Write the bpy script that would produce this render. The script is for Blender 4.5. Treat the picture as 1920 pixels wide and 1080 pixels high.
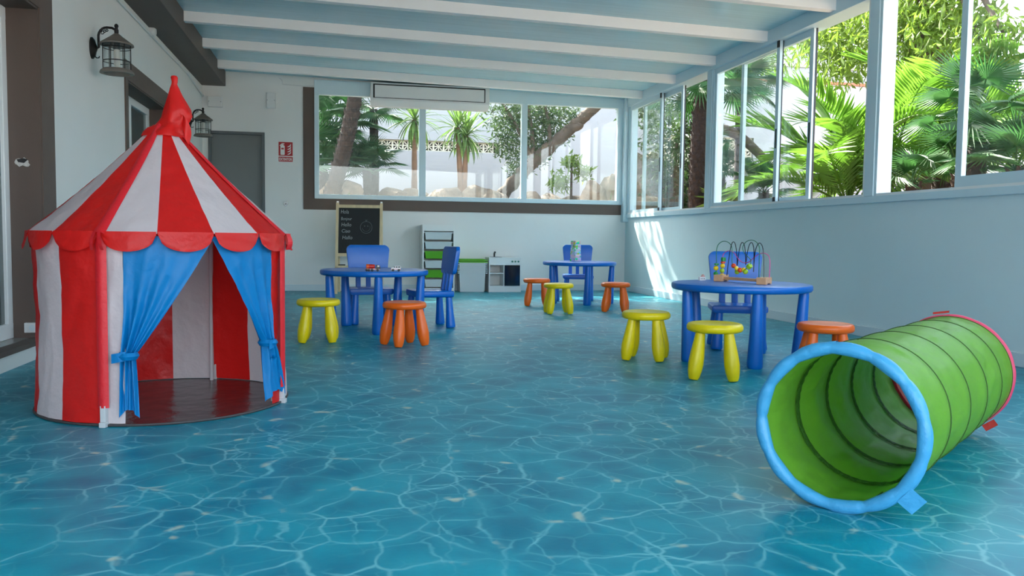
import bpy, bmesh, math, random
from mathutils import Vector, Matrix, Euler, noise
random.seed(7)
PI = math.pi
for o in list(bpy.data.objects): bpy.data.objects.remove(o)
SC = bpy.context.scene
C = SC.collection

# ------------------------------------------------------------------ camera
F, YAW, PITCH, ROLL, H = 1528.5, 0.2085, 0.0616, 0.0122, 0.745
fw = Vector((math.sin(YAW)*math.cos(PITCH), math.cos(YAW)*math.cos(PITCH), -math.sin(PITCH)))
r0 = Vector((math.cos(YAW), -math.sin(YAW), 0)); u0 = r0.cross(fw)
rt = r0*math.cos(ROLL) + u0*math.sin(ROLL); up = u0*math.cos(ROLL) - r0*math.sin(ROLL)
cam = bpy.data.cameras.new('camera'); camo = bpy.data.objects.new('camera', cam); C.objects.link(camo)
cam.sensor_width = 36; cam.lens = 36*F/1920; cam.clip_start = 0.02; cam.clip_end = 300
camo.matrix_world = Matrix(((rt.x, up.x, -fw.x, 0), (rt.y, up.y, -fw.y, 0), (rt.z, up.z, -fw.z, H), (0, 0, 0, 1)))
SC.camera = camo
EYE = Vector((0, 0, H))
def pix(x, y, axis, v):
    """the point where the photo pixel's ray meets a world plane (axis 0/1/2 = v)"""
    d = fw + rt*((x-960)/F) - up*((y-540)/F)
    return EYE + d*((v-EYE[axis])/d[axis])

# ------------------------------------------------------------------ light
vs = SC.view_settings
vs.view_transform = 'Standard'; vs.look = 'None'; vs.gamma = 1; vs.use_curve_mapping = False
vs.exposure = 2.3
SUN_DIR = Vector((0.34, -0.78, -0.86)).normalized()
world = bpy.data.worlds.new('sky'); SC.world = world; world.use_nodes = True
wn = world.node_tree; wn.nodes.clear()
sky = wn.nodes.new('ShaderNodeTexSky'); sky.sky_type = 'NISHITA'; sky.sun_disc = False
sky.sun_elevation = math.asin(-SUN_DIR.z); sky.sun_rotation = math.atan2(-SUN_DIR.x, -SUN_DIR.y)
sky.air_density = 1.0; sky.dust_density = 3.0; sky.ozone_density = 1.0
bg = wn.nodes.new('ShaderNodeBackground'); bg.inputs[1].default_value = 0.32
wo = wn.nodes.new('ShaderNodeOutputWorld')
hsv = wn.nodes.new('ShaderNodeHueSaturation'); hsv.inputs['Saturation'].default_value = .55
wn.links.new(sky.outputs[0], hsv.inputs['Color']); wn.links.new(hsv.outputs[0], bg.inputs[0]); wn.links.new(bg.outputs[0], wo.inputs[0])
sl = bpy.data.lights.new('sun', 'SUN'); sl.energy = 6.5; sl.angle = math.radians(0.53); sl.color = (1, .95, .86)
so = bpy.data.objects.new('sun', sl); C.objects.link(so); so.rotation_euler = SUN_DIR.to_track_quat('-Z', 'Y').to_euler(); so.location = (-3, 20, 12)
def portal(loc, rot, sx, sy):
    l = bpy.data.lights.new('daylight_portal', 'AREA'); l.shape = 'RECTANGLE'; l.size = sx; l.size_y = sy
    l.cycles.is_portal = True
    o = bpy.data.objects.new('daylight_portal', l); C.objects.link(o); o.location = loc; o.rotation_euler = rot

# room dimensions
XL, XR, YB, YF = -1.74, 4.05, 11.26, -2.0
SILL, HEAD = 1.05, 2.60
def zroof(x): return 2.855 - (x+1.45)*0.0205          # underside of the sloping roof sheets
portal((XR+.03, (YB+YF)/2, (SILL+HEAD)/2), (0, PI/2, 0), HEAD-SILL, YB-YF-.3)
portal(((XR-.33)/2, YB+.03, 1.93), (-PI/2, 0, 0), 4.2, 1.3)
portal(((XL+XR)/2, YF-.02, 1.4), (PI/2, 0, 0), XR-XL, 2.6)

# ------------------------------------------------------------------ materials
def lin(c): return tuple((v/12.92 if v <= .04045 else ((v+.055)/1.055)**2.4) for v in c)
def rgb(r, g, b): return lin((r/255, g/255, b/255))
MATS = {}
def mat(name, col, rough=.5, metal=0, bump=0, bscale=20, vary=0, vscale=4, trans=0, spec=.5, stretch=None, alpha=None, coat=0):
    """Principled material with optional noise bump, colour variation and translucency"""
    m = bpy.data.materials.new(name); m.use_nodes = True; nt = m.node_tree; N = nt.nodes; L = nt.links
    b = N['Principled BSDF']; out = N['Material Output']
    b.inputs['Base Color'].default_value = (*col, 1); b.inputs['Roughness'].default_value = rough
    b.inputs['Metallic'].default_value = metal; b.inputs['Specular IOR Level'].default_value = spec
    b.inputs['Coat Weight'].default_value = coat
    tc = N.new('ShaderNodeTexCoord'); src = tc.outputs['Object']
    if stretch:
        mp = N.new('ShaderNodeMapping'); mp.inputs['Scale'].default_value = stretch; L.new(src, mp.inputs[0]); src = mp.outputs[0]
    csock = None
    if vary:
        n = N.new('ShaderNodeTexNoise'); n.inputs['Scale'].default_value = vscale; n.inputs['Detail'].default_value = 4; L.new(src, n.inputs[0])
        mr = N.new('ShaderNodeMapRange'); mr.inputs[3].default_value = 1-vary; mr.inputs[4].default_value = 1+vary
        mr.inputs[1].default_value = .25; mr.inputs[2].default_value = .75; L.new(n.outputs[0], mr.inputs[0])
        mx = N.new('ShaderNodeVectorMath'); mx.operation = 'SCALE'; mx.inputs[0].default_value = col; L.new(mr.outputs[0], mx.inputs['Scale'])
        csock = mx.outputs[0]; L.new(csock, b.inputs['Base Color'])
    if bump:
        n2 = N.new('ShaderNodeTexNoise'); n2.inputs['Scale'].default_value = bscale; n2.inputs['Detail'].default_value = 5; L.new(src, n2.inputs[0])
        bp = N.new('ShaderNodeBump'); bp.inputs['Strength'].default_value = bump; bp.inputs['Distance'].default_value = .02; L.new(n2.outputs[0], bp.inputs['Height']); L.new(bp.outputs[0], b.inputs['Normal'])
    if trans:
        t = N.new('ShaderNodeBsdfTranslucent'); t.inputs[0].default_value = (*col, 1)
        if csock: L.new(csock, t.inputs[0])
        ms = N.new('ShaderNodeMixShader'); ms.inputs[0].default_value = trans
        L.new(b.outputs[0], ms.inputs[1]); L.new(t.outputs[0], ms.inputs[2]); L.new(ms.outputs[0], out.inputs[0])
    MATS[name] = m; return m
def glassmat(name, tint=(1, 1, 1), refl=.06, haze=0.0):
    m = bpy.data.materials.new(name); m.use_nodes = True; nt = m.node_tree; N = nt.nodes; L = nt.links; N.clear()
    out = N.new('ShaderNodeOutputMaterial'); t = N.new('ShaderNodeBsdfTransparent'); t.inputs[0].default_value = (*tint, 1)
    g = N.new('ShaderNodeBsdfGlossy'); g.inputs['Roughness'].default_value = .01; g.inputs[0].default_value = (1, 1, 1, 1)
    fr = N.new('ShaderNodeLayerWeight'); fr.inputs[0].default_value = .5          # Schlick reflectance, same from both sides of the pane
    pw = N.new('ShaderNodeMath'); pw.operation = 'POWER'; pw.inputs[1].default_value = 5; L.new(fr.outputs['Facing'], pw.inputs[0])
    mu = N.new('ShaderNodeMath'); mu.operation = 'MULTIPLY_ADD'; mu.inputs[1].default_value = 1-refl; mu.inputs[2].default_value = refl; mu.use_clamp = True; L.new(pw.outputs[0], mu.inputs[0])
    mx = N.new('ShaderNodeMixShader'); L.new(mu.outputs[0], mx.inputs[0]); L.new(t.outputs[0], mx.inputs[1]); L.new(g.outputs[0], mx.inputs[2])
    last = mx.outputs[0]
    if haze:
        d = N.new('ShaderNodeBsdfDiffuse'); d.inputs[0].default_value = (.8, .85, .85, 1)
        m2 = N.new('ShaderNodeMixShader'); m2.inputs[0].default_value = haze; L.new(last, m2.inputs[1]); L.new(d.outputs[0], m2.inputs[2]); last = m2.outputs[0]
    L.new(last, out.inputs[0]); MATS[name] = m; return m

def water_floor():
    m = mat('vinyl_water', (0, .2, .3), rough=.4, spec=.35); nt = m.node_tree; N = nt.nodes; L = nt.links; b = N['Principled BSDF']
    tc = N.new('ShaderNodeTexCoord')
    def noise_(scale, detail=3, src=None, out=0):
        n = N.new('ShaderNodeTexNoise'); n.inputs['Scale'].default_value = scale; n.inputs['Detail'].default_value = detail
        L.new(src or tc.outputs['Object'], n.inputs[0]); return n.outputs[out]
    def warp(scale, amt):
        c = noise_(scale, 3, out=1)
        s = N.new('ShaderNodeVectorMath'); s.operation = 'SUBTRACT'; s.inputs[1].default_value = (.5, .5, .5); L.new(c, s.inputs[0])
        k = N.new('ShaderNodeVectorMath'); k.operation = 'SCALE'; k.inputs['Scale'].default_value = amt; L.new(s.outputs[0], k.inputs[0])
        a = N.new('ShaderNodeVectorMath'); a.operation = 'ADD'; L.new(tc.outputs['Object'], a.inputs[0]); L.new(k.outputs[0], a.inputs[1]); return a.outputs[0]
    def lines(scale, w, ws, wa):
        v = N.new('ShaderNodeTexVoronoi'); v.feature = 'DISTANCE_TO_EDGE'; v.voronoi_dimensions = '2D'; v.inputs['Scale'].default_value = scale; L.new(warp(ws, wa), v.inputs['Vector'])
        r = N.new('ShaderNodeMapRange'); r.interpolation_type = 'SMOOTHSTEP'; r.inputs[1].default_value = 0; r.inputs[2].default_value = w; r.inputs[3].default_value = 1; r.inputs[4].default_value = 0
        L.new(v.outputs['Distance'], r.inputs[0]); return r.outputs[0]
    def mul(a, bb):
        k = N.new('ShaderNodeMath'); k.operation = 'MULTIPLY'; L.new(a, k.inputs[0])
        if isinstance(bb, float): k.inputs[1].default_value = bb
        else: L.new(bb, k.inputs[1])
        return k.outputs[0]
    def add(a, bb):
        k = N.new('ShaderNodeMath'); k.operation = 'ADD'; L.new(a, k.inputs[0]); L.new(bb, k.inputs[1]); k.use_clamp = True; return k.outputs[0]
    def ramp(a, lo, hi):
        r = N.new('ShaderNodeMapRange'); r.inputs[1].default_value = lo; r.inputs[2].default_value = hi; L.new(a, r.inputs[0]); return r.outputs[0]
    def mixc(f, a, bb):
        k = N.new('ShaderNodeMix'); k.data_type = 'RGBA'; L.new(f, k.inputs['Factor'])
        for s, v in (('A', a), ('B', bb)):
            i = [q for q in k.inputs if q.name == s and q.type == 'RGBA'][0]
            if isinstance(v, tuple): i.default_value = (*v, 1)
            else: L.new(v, i)
        return [q for q in k.outputs if q.type == 'RGBA'][0]
    base = mixc(ramp(noise_(3.2, 3), .38, .64), FLOOR_A, FLOOR_B)
    base = mixc(mul(lines(5.4, .30, 4.5, .13), .30), base, FLOOR_C)          # soft glow around the web
    l1 = mul(lines(5.4, .048, 4.5, .13), ramp(noise_(3.5, 2), .30, .62))
    l2 = mul(mul(lines(8.3, .05, 6.0, .12), ramp(noise_(2.3, 2), .42, .66)), .75)
    l3 = mul(mul(lines(4.1, .035, 7.0, .16), ramp(noise_(4.4, 2), .45, .6)), .7)
    base = mixc(mul(add(add(l1, l2), l3), .72), base, FLOOR_D)
    sp = mul(mul(lines(5.4, .13, 4.5, .13), ramp(noise_(9.0, 2), .62, .70)), .75)
    base = mixc(sp, base, FLOOR_E)
    L.new(base, b.inputs['Base Color'])
    n2 = noise_(60, 2); bp = N.new('ShaderNodeBump'); bp.inputs['Strength'].default_value = .04; bp.inputs['Distance'].default_value = .01
    L.new(n2, bp.inputs['Height']); L.new(bp.outputs[0], b.inputs['Normal'])
    return m
FLOOR_A = rgb(0, 122, 148); FLOOR_B = rgb(14, 152, 172); FLOOR_C = rgb(50, 166, 184); FLOOR_D = rgb(128, 200, 206); FLOOR_E = rgb(205, 205, 180)
water_floor()
mat('wall_paint', rgb(216, 232, 235), .6, bump=.12, bscale=9, vary=.02, vscale=1.5)
mat('wall_paint_left', rgb(230, 231, 229), .6, bump=.12, bscale=9, vary=.02, vscale=1.5)
mat('frame_white', rgb(205, 226, 234), .3, spec=.5)
mat('track_white', rgb(240, 242, 242), .35)
mat('rubber_black', rgb(18, 18, 22), .5)
mat('brown_paint', rgb(98, 82, 74), .6, bump=.15, bscale=12, vary=.07, vscale=2)
mat('beam_brown', rgb(96, 86, 80), .65, bump=.1, bscale=10, vary=.06, vscale=2)
mat('rafter_paint', rgb(244, 243, 242), .4)
mat('roof_sheet', rgb(172, 212, 222), .25, vary=.10, vscale=3, stretch=(.35, 14, 1), bump=.06, bscale=6, spec=.6)
mat('door_grey', rgb(116, 120, 120), .45, vary=.05, vscale=2)
mat('door_frame_grey', rgb(95, 100, 102), .5)
mat('skirting', rgb(206, 220, 226), .5)
mat('stone_tread', rgb(140, 138, 132), .25, vary=.1, vscale=8)
mat('door_pane', rgb(84, 96, 96), .08, spec=.6)
mat('plastic_white', rgb(222, 224, 224), .4)
mat('plaster_scar', rgb(205, 200, 195), .9, bump=.5, bscale=60, vary=.2, vscale=40)
glassmat('glass', (.95, .98, .97), .036, .012)
glassmat('lamp_glass', (.9, .93, .93), .06, .04)
mat('iron', rgb(30, 28, 28), .45, metal=.4, bump=.1, bscale=60)
mat('lamp_roof', rgb(120, 112, 104), .55, bump=.15, bscale=40, vary=.1, vscale=20)
mat('bulb', rgb(235, 232, 225), .3, trans=.3)
mat('red_fabric', rgb(230, 32, 28), .42, trans=.28, bump=.6, bscale=11, spec=.4)
mat('red_piping', rgb(215, 28, 38), .5, bump=.15, bscale=60)
mat('white_fabric', rgb(226, 212, 212), .45, trans=.28, bump=.6, bscale=11, spec=.4)
mat('blue_fabric', rgb(0, 132, 200), .45, trans=.25, bump=.25, bscale=18, spec=.4)
mat('mat_black', rgb(62, 50, 50), .22, bump=.35, bscale=9, spec=.5)
mat('mat_edge', rgb(70, 66, 66), .6)
mat('clear_plastic', rgb(225, 228, 228), .25, trans=.3)
mat('green_fabric', rgb(122, 184, 56), .45, trans=.34, bump=.3, bscale=12, spec=.4)
mat('green_seam', rgb(54, 102, 24), .6, trans=.2, bump=.6, bscale=90)
mat('stitch', rgb(62, 96, 34), .7)
mat('ring_blue', rgb(70, 160, 208), .4, bump=.3, bscale=25, vary=.05, vscale=12)
mat('ring_pink', rgb(225, 70, 105), .45, bump=.3, bscale=25)
mat('ring_red', rgb(205, 60, 50), .45, trans=.2, bump=.3, bscale=25)
mat('stool_yellow', rgb(240, 212, 0), .36, bump=.03, bscale=80)
mat('stool_orange', rgb(240, 104, 18), .36, bump=.03, bscale=80)
mat('table_blue', rgb(0, 104, 196), .34, bump=.03, bscale=80)
mat('pine', rgb(228, 202, 160), .5, vary=.12, vscale=5, stretch=(8, 8, 1))
mat('beech', rgb(214, 164, 122), .45, vary=.1, vscale=6, stretch=(1, 9, 9))
mat('chalkboard', rgb(26, 28, 30), .6, vary=.15, vscale=6)
mat('chalk', rgb(196, 198, 198), .9)
mat('chalk_faint', rgb(120, 124, 124), .9)
mat('rack_white', rgb(232, 234, 232), .45)
mat('tray_clear', rgb(222, 230, 230), .35, trans=.15)
mat('tray_green', rgb(96, 184, 20), .4, trans=.15)
mat('oven_black', rgb(14, 18, 26), .12)
mat('knob_green', rgb(40, 130, 110), .4)
mat('metal_dark', rgb(60, 64, 66), .3, metal=.6)
mat('steel', rgb(150, 155, 158), .3, metal=.8)
mat('sign_red', rgb(176, 14, 26), .45)
mat('sign_white', rgb(238, 234, 232), .5)
for n, c in (('wire_black', (16, 26, 40)), ('wire_green', (34, 120, 92)), ('wire_pink', (226, 86, 160)), ('bead_yellow', (244, 206, 20)), ('bead_green', (30, 150, 66)),
             ('bead_lime', (160, 202, 40)), ('bead_red', (236, 78, 34)), ('toy_red', (206, 36, 24)), ('toy_orange', (232, 96, 36)), ('toy_white', (240, 240, 240)), ('toy_black', (14, 14, 16)),
             ('toy_pink', (225, 170, 165))):
    mat(n, rgb(*c), .3)
mat('garden_wall', rgb(186, 184, 188), .8, bump=.1, bscale=8, vary=.03, vscale=1)
mat('terracotta', rgb(186, 120, 92), .8, vary=.15, vscale=6)
mat('breeze', rgb(226, 216, 196), .85, bump=.1, bscale=40)
mat('soil', rgb(150, 128, 104), .95, bump=.6, bscale=10, vary=.25, vscale=3)
mat('rock', rgb(116, 100, 84), .95, bump=1.0, bscale=9, vary=.45, vscale=7)
mat('palm_trunk', rgb(48, 36, 30), .95, bump=.8, bscale=30, vary=.35, vscale=16)
mat('pale_trunk', rgb(134, 100, 76), .9, bump=.5, bscale=20, vary=.22, vscale=14)
mat('bark', rgb(80, 66, 54), .95, bump=.8, bscale=14, vary=.3, vscale=8)
mat('leaf_fan', rgb(52, 92, 44), .45, trans=.45, vary=.25, vscale=3)
mat('leaf_feather', rgb(88, 128, 38), .45, trans=.5, vary=.25, vscale=3)
mat('leaf_yucca', rgb(94, 124, 56), .45, trans=.4, vary=.22, vscale=3)
mat('leaf_bush', rgb(60, 82, 42), .5, trans=.4, vary=.35, vscale=2)
mat('leaf_lime', rgb(104, 130, 44), .5, trans=.5, vary=.3, vscale=2)
mat('terrace_bounce', rgb(214, 206, 194), .7, vary=.05, vscale=2)
mat('gap_shade', rgb(70, 66, 52), .95)  # dark colour standing for shade behind the pierced blocks

# ------------------------------------------------------------------ mesh helpers
class MB:
    def __init__(s): s.v = []; s.f = []
    def add(s, vs, fs, M=None):
        n = len(s.v)
        s.v += [tuple(M @ Vector(p)) if M is not None else tuple(p) for p in vs]; s.f += [tuple(i+n for i in f) for f in fs]; return s
    def box(s, x0, x1, y0, y1, z0, z1, M=None):
        return s.add([(x0,y0,z0),(x1,y0,z0),(x1,y1,z0),(x0,y1,z0),(x0,y0,z1),(x1,y0,z1),(x1,y1,z1),(x0,y1,z1)],
                     [(0,3,2,1),(4,5,6,7),(0,1,5,4),(1,2,6,5),(2,3,7,6),(3,0,4,7)], M)
    def lathe(s, prof, n=24, M=None, cap=True):
        vs = []; fs = []
        for r, z in prof:
            for i in range(n):
                a = 2*PI*i/n; vs.append((r*math.cos(a), r*math.sin(a), z))
        for j in range(len(prof)-1):
            for i in range(n): k = (i+1) % n; fs.append((j*n+i, j*n+k, (j+1)*n+k, (j+1)*n+i))
        if cap:
            fs.append(tuple(range(n-1, -1, -1))); m = (len(prof)-1)*n; fs.append(tuple(range(m, m+n)))
        return s.add(vs, fs, M)
    def tube(s, pts, r, n=8, cap=True, closed=False):
        pts = [Vector(p) for p in pts]; R = r if isinstance(r, (list, tuple)) else [r]*len(pts); vs = []; fs = []; m = len(pts)
        prev = None
        for i, p in enumerate(pts):
            a = pts[i-1] if (i > 0 or closed) else p; b = pts[(i+1) % m] if (i < m-1 or closed) else p
            t = (b-a).normalized()
            if prev is None: x = t.cross(Vector((0, 0, 1)) if abs(t.z) < .9 else Vector((1, 0, 0))).normalized()
            else:
                x = prev - t*prev.dot(t); x.normalize()
            prev = x; y = t.cross(x)
            for k in range(n): an = 2*PI*k/n; vs.append(p + (x*math.cos(an) + y*math.sin(an))*R[i])
        for j in range(m if closed else m-1):
            for k in range(n): l = (k+1) % n; q = (j+1) % m; fs.append((j*n+k, j*n+l, q*n+l, q*n+k))
        if cap and not closed: fs.append(tuple(range(n-1, -1, -1))); fs.append(tuple(range((m-1)*n, m*n)))
        return s.add(vs, fs)
    def prism(s, poly, d0, d1, M=None):
        """polygon in local x,z extruded along y from d0 to d1"""
        n = len(poly); vs = [(x, d0, z) for x, z in poly] + [(x, d1, z) for x, z in poly]
        fs = [tuple(range(n)), tuple(range(2*n-1, n-1, -1))] + [(i, i+n, (i+1) % n+n, (i+1) % n) for i in range(n)]
        return s.add(vs, fs, M)
    def grid(s, fn, nu, nv, M=None):
        vs = [fn(u/nu, v/nv) for v in range(nv+1) for u in range(nu+1)]
        fs = [(v*(nu+1)+u, v*(nu+1)+u+1, (v+1)*(nu+1)+u+1, (v+1)*(nu+1)+u) for v in range(nv) for u in range(nu)]
        return s.add(vs, fs, M)
    def mesh(s, name, m, smooth=False, bevel=0, angle=40):
        me = bpy.data.meshes.new(name); me.from_pydata(s.v, [], s.f); me.update()
        bm = bmesh.new(); bm.from_mesh(me)
        bmesh.ops.recalc_face_normals(bm, faces=bm.faces)
        if bevel: 
            es = [e for e in bm.edges if len(e.link_faces) == 2 and e.calc_face_angle(0) > .6]
            bmesh.ops.bevel(bm, geom=es, offset=bevel, segments=2, profile=.6, affect='EDGES', clamp_overlap=True)
        bm.to_mesh(me); bm.free()
        if m: me.materials.append(MATS[m])
        if smooth:
            me.shade_smooth()
            if angle < 180:
                try: me.set_sharp_from_angle(angle=math.radians(angle))
                except Exception: pass
        return me
    def build(s, name, m, parent=None, smooth=False, bevel=0, loc=None, rot=None, angle=40, label=None):
        o = bpy.data.objects.new(name, s.mesh(name, m, smooth, bevel, angle)); C.objects.link(o)
        if parent: o.parent = parent
        if loc is not None: o.location = loc
        if rot is not None: o.rotation_euler = rot
        if label: o['label'] = label
        return o
def inst(name, me, parent, loc=(0, 0, 0), rot=(0, 0, 0), sc=1):
    o = bpy.data.objects.new(name, me); C.objects.link(o); o.parent = parent; o.location = loc; o.rotation_euler = rot; o.scale = (sc,)*3; return o
def tag(o, label, cat, group=None):
    o['label'] = label; o['category'] = cat
    if group: o['group'] = group
    return o
def thing(name, label, cat, loc=(0, 0, 0), rz=0, group=None):
    o = bpy.data.objects.new(name, None); o.empty_display_size = .1; C.objects.link(o); o.location = loc; o.rotation_euler = (0, 0, rz); return tag(o, label, cat, group)
def dup(root, loc, rz, label, group=None):
    r = root.copy(); C.objects.link(r); r.location = loc; r.rotation_euler = (0, 0, rz); r['label'] = label
    if group: r['group'] = group
    for ch in list(root.children):
        c = ch.copy(); C.objects.link(c); c.parent = r
        for g in list(ch.children):
            d = g.copy(); C.objects.link(d); d.parent = c
    return r
def struct(name, mb, m, label=None, **k):
    o = mb.build(name, m, **k); o['kind'] = 'structure'
    if label: o['label'] = label
    return o
def sempty(name, loc=(0, 0, 0), label=None):
    o = bpy.data.objects.new(name, None); C.objects.link(o); o.location = loc; o['kind'] = 'structure'
    if label: o['label'] = label
    return o
def rrect(x0, x1, z0, z1, r, n=5):
    P = []
    for cx, cz, a0 in ((x1-r, z0+r, -90), (x1-r, z1-r, 0), (x0+r, z1-r, 90), (x0+r, z0+r, 180)):
        for i in range(n+1): a = math.radians(a0+90*i/n); P.append((cx+r*math.cos(a), cz+r*math.sin(a)))
    return P
def T(x=0, y=0, z=0): return Matrix.Translation((x, y, z))
def lerp(a, b, t): return a+(b-a)*t
def text_mesh(body, size, m, parent, M, bold=0, thick=.0006, name='lettering', shear=0, width=None):
    cu = bpy.data.curves.new(name, 'FONT'); cu.body = body; cu.size = size; cu.extrude = thick; cu.offset = bold; cu.shear = shear; cu.resolution_u = 2
    t = bpy.data.objects.new(name, cu); C.objects.link(t); bpy.context.view_layer.update()
    me = bpy.data.meshes.new_from_object(t.evaluated_get(bpy.context.evaluated_depsgraph_get())); bpy.data.objects.remove(t)
    if width:
        xs = [v.co.x for v in me.vertices]; k = width/(max(xs)-min(xs)); x0 = min(xs)
        for v in me.vertices: v.co.x = (v.co.x-x0)*k
    me.transform(M); me.materials.clear(); me.materials.append(MATS[m])
    o = bpy.data.objects.new(name, me); C.objects.link(o); o.parent = parent; return o
XZ = Matrix(((1, 0, 0, 0), (0, 0, -1, 0), (0, 1, 0, 0), (0, 0, 0, 1)))      # text plane -> upright, facing -Y

# ------------------------------------------------------------------ room shell
struct('floor', MB().box(XL-.01, XR+.02, YF, YB+.02, -.08, 0), 'vinyl_water', 'turquoise vinyl floor printed like rippling pool water')
# left wall with two brown framed openings
D1a, D1b, D2a, D2b, DT = 2.6, 5.36, 7.42, 9.0, 2.06
wl = MB().box(XL-.42, XL, YF, D1a, 0, 3.0).box(XL-.42, XL, D1b, D2a, 0, 3.0).box(XL-.42, XL, D2b, YB+.2, 0, 3.0)
wl.box(XL-.42, XL, D1a, D1b, DT, 3.0).box(XL-.42, XL, D2a, D2b, 2.02, 3.0).box(XL-.42, XL, D1a, D1b, -.05, .085).box(XL-.42, XL, D2a, D2b, -.05, .085)
struct('wall_left', wl, 'wall_paint_left')
def brown_surround(name, a, b, top, w=.2):
    e = sempty(name)
    MB().box(XL-.002, XL+.012, b, b+w, .0 if a > 6 else .085, top+.16).build('jamb_band', 'brown_paint', e)
    MB().box(XL-.002, XL+.012, a-w*.5, a, .085, top+.16).build('jamb_band', 'brown_paint', e)
    MB().box(XL-.002, XL+.012, a, b, top, top+.16).build('head_band', 'brown_paint', e)
    MB().box(XL-.40, XL+.004, b-.012, b+.0, .085, top).build('reveal', 'brown_paint', e)
    MB().box(XL-.40, XL+.004, a, a+.012, .085, top).build('reveal', 'brown_paint', e)
    MB().box(XL-.40, XL+.004, a, b, top-.012, top).build('soffit', 'brown_paint', e)
brown_surround('trim_1', D1a, D1b, DT, .22); brown_surround('trim_2', D2a, D2b, 2.02, .17)
struct('trim_3', MB().box(XL-.40, XL-.07, D1a+.012, D1b-.012, .085, .112), 'stone_tread', 'grey stone threshold of the left doorway')
struct('trim_4', MB().box(XL-.07, XL+.015, D1a, D1b+.22, .085, .114), 'brown_paint', 'brown painted nosing of the doorway step')
def glazed_door(name, a, b, z0, z1, x):
    e = sempty(name, label='white framed glazed door set deep in brown reveal')
    for y0, y1 in ((a, a+.07), (b-.07, b), ((a+b)/2-.04, (a+b)/2+.04)): MB().box(x-.05, x, y0, y1, z0, z1).build('frame_stile', 'track_white', e, bevel=.004)
    for q0, q1 in ((z0, z0+.09), (z1-.07, z1)): MB().box(x-.05, x+.001, a, b, q0, q1).build('frame_rail', 'track_white', e, bevel=.004)
    MB().box(x-.03, x-.02, a, b, z0, z1).build('pane', 'door_pane', e)
glazed_door('door_1', D1a+.013, D1b-.013, .113, DT-.013, XL-.165)
glazed_door('door_2', D2a+.013, D2b-.013, .086, 2.007, XL-.16)
# back wall: around the grey door and the long window
BWX = -.33; WZ0, WZ1 = 1.235, 2.66
bw = MB().box(XL, -1.67, YB, YB+.2, 0, 3.0).box(-.965, BWX, YB, YB+.2, 0, 3.0).box(-1.67, -.965, YB, YB+.2, 2.085, 3.0)
bw.box(BWX, XR+.1, YB, YB+.2, 0, WZ0).box(BWX, XR+.1, YB, YB+.2, WZ1, 2.95)
struct('wall_back', bw, 'wall_paint_left')
e = sempty('door_3', (0, 0, 0), 'flat grey door in the back wall beside the red sign')
MB().box(-1.635, -1.0, YB+.05, YB+.09, .008, 2.05).build('door_leaf', 'door_grey', e)
for x0, x1 in ((-1.67, -1.635), (-1.0, -.965)): MB().box(x0, x1, YB-.012, YB+.12, 0, 2.085).build('frame_stile', 'door_frame_grey', e)
MB().box(-1.635, -1.0, YB-.012, YB+.12, 2.05, 2.085).build('frame_rail', 'door_frame_grey', e)
MB().lathe([(.022, 0), (.022, .03), (.012, .035), (.012, .06), (.026, .065), (.026, .09)], 14, T(-1.06, YB+.05, 1.02) @ Matrix.Rotation(PI/2, 4, 'X')).build('door_handle', 'steel', e, smooth=True)
struct('trim_5', MB().box(-.475, BWX, YB-.012, YB, 1.09, 2.70), 'brown_paint', 'brown painted band left of the back window')
struct('trim_6', MB().box(BWX, XR-.06, YB-.012, YB, 1.09, WZ0), 'brown_paint', 'brown painted band under the back window')
# back window
e = sempty('window_1', label='long white framed window of three panes in the back wall')
PX = [(-.27, 1.06), (1.15, 2.49), (2.57, 3.90)]
for x0, x1 in ((BWX, PX[0][0]), (PX[0][1], PX[1][0]), (PX[1][1], PX[2][0]), (PX[2][1], XR-.02)): MB().box(x0, x1, YB-.03, YB+.06, WZ0, WZ1).build('mullion', 'frame_white', e, bevel=.005)
MB().box(BWX, XR-.02, YB-.034, YB+.06, WZ0, WZ0+.06).build('bottom_rail', 'frame_white', e, bevel=.005)
MB().box(BWX, XR-.02, YB-.034, YB+.06, WZ1-.05, WZ1+.14).build('top_rail', 'frame_white', e, bevel=.005)
for x0, x1 in PX: MB().box(x0-.01, x1+.01, YB+.012, YB+.018, WZ0+.05, WZ1-.04).build('pane', 'glass', e)
# right wall
struct('wall_right', MB().box(XR, XR+.16, YF, YB+.2, -.05, SILL), 'wall_paint')
struct('baseboard_right', MB().box(XR-.018, XR, YF, YB, 0, .085), 'skirting', bevel=.004)
struct('baseboard_back', MB().box(-.96, XR-.018, YB-.016, YB, 0, .085), 'skirting', bevel=.004)
struct('baseboard_left', MB().box(XL, XL+.014, D1b+.22, YB, 0, .085), 'skirting', bevel=.004)
struct('trim_7', MB().box(XR-.05, XR+.16, YF, YB, HEAD+.02, 2.79), 'frame_white', 'white header beam above the side windows', bevel=.004)
struct('trim_8', MB().box(XR-.03, XR+.16, YF, YB, SILL-.002, SILL+.05), 'frame_white', 'white aluminium sill under the side windows', bevel=.004)
struct('trim_9', MB().box(XR-.075, XR+.05, YB-.12, YB-.0, SILL-.06, 2.75), 'frame_white', 'white corner post between the back and side windows', bevel=.004)
POSTS = [8.52, 5.66, 2.80, -.06, -1.94]
for y in POSTS: struct('trim_10', MB().box(XR-.035, XR+.10, y-.055, y+.055, SILL+.05, HEAD+.02), 'frame_white', 'white post between two side windows', bevel=.004)
Z0, Z1 = SILL+.05, HEAD+.02
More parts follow.
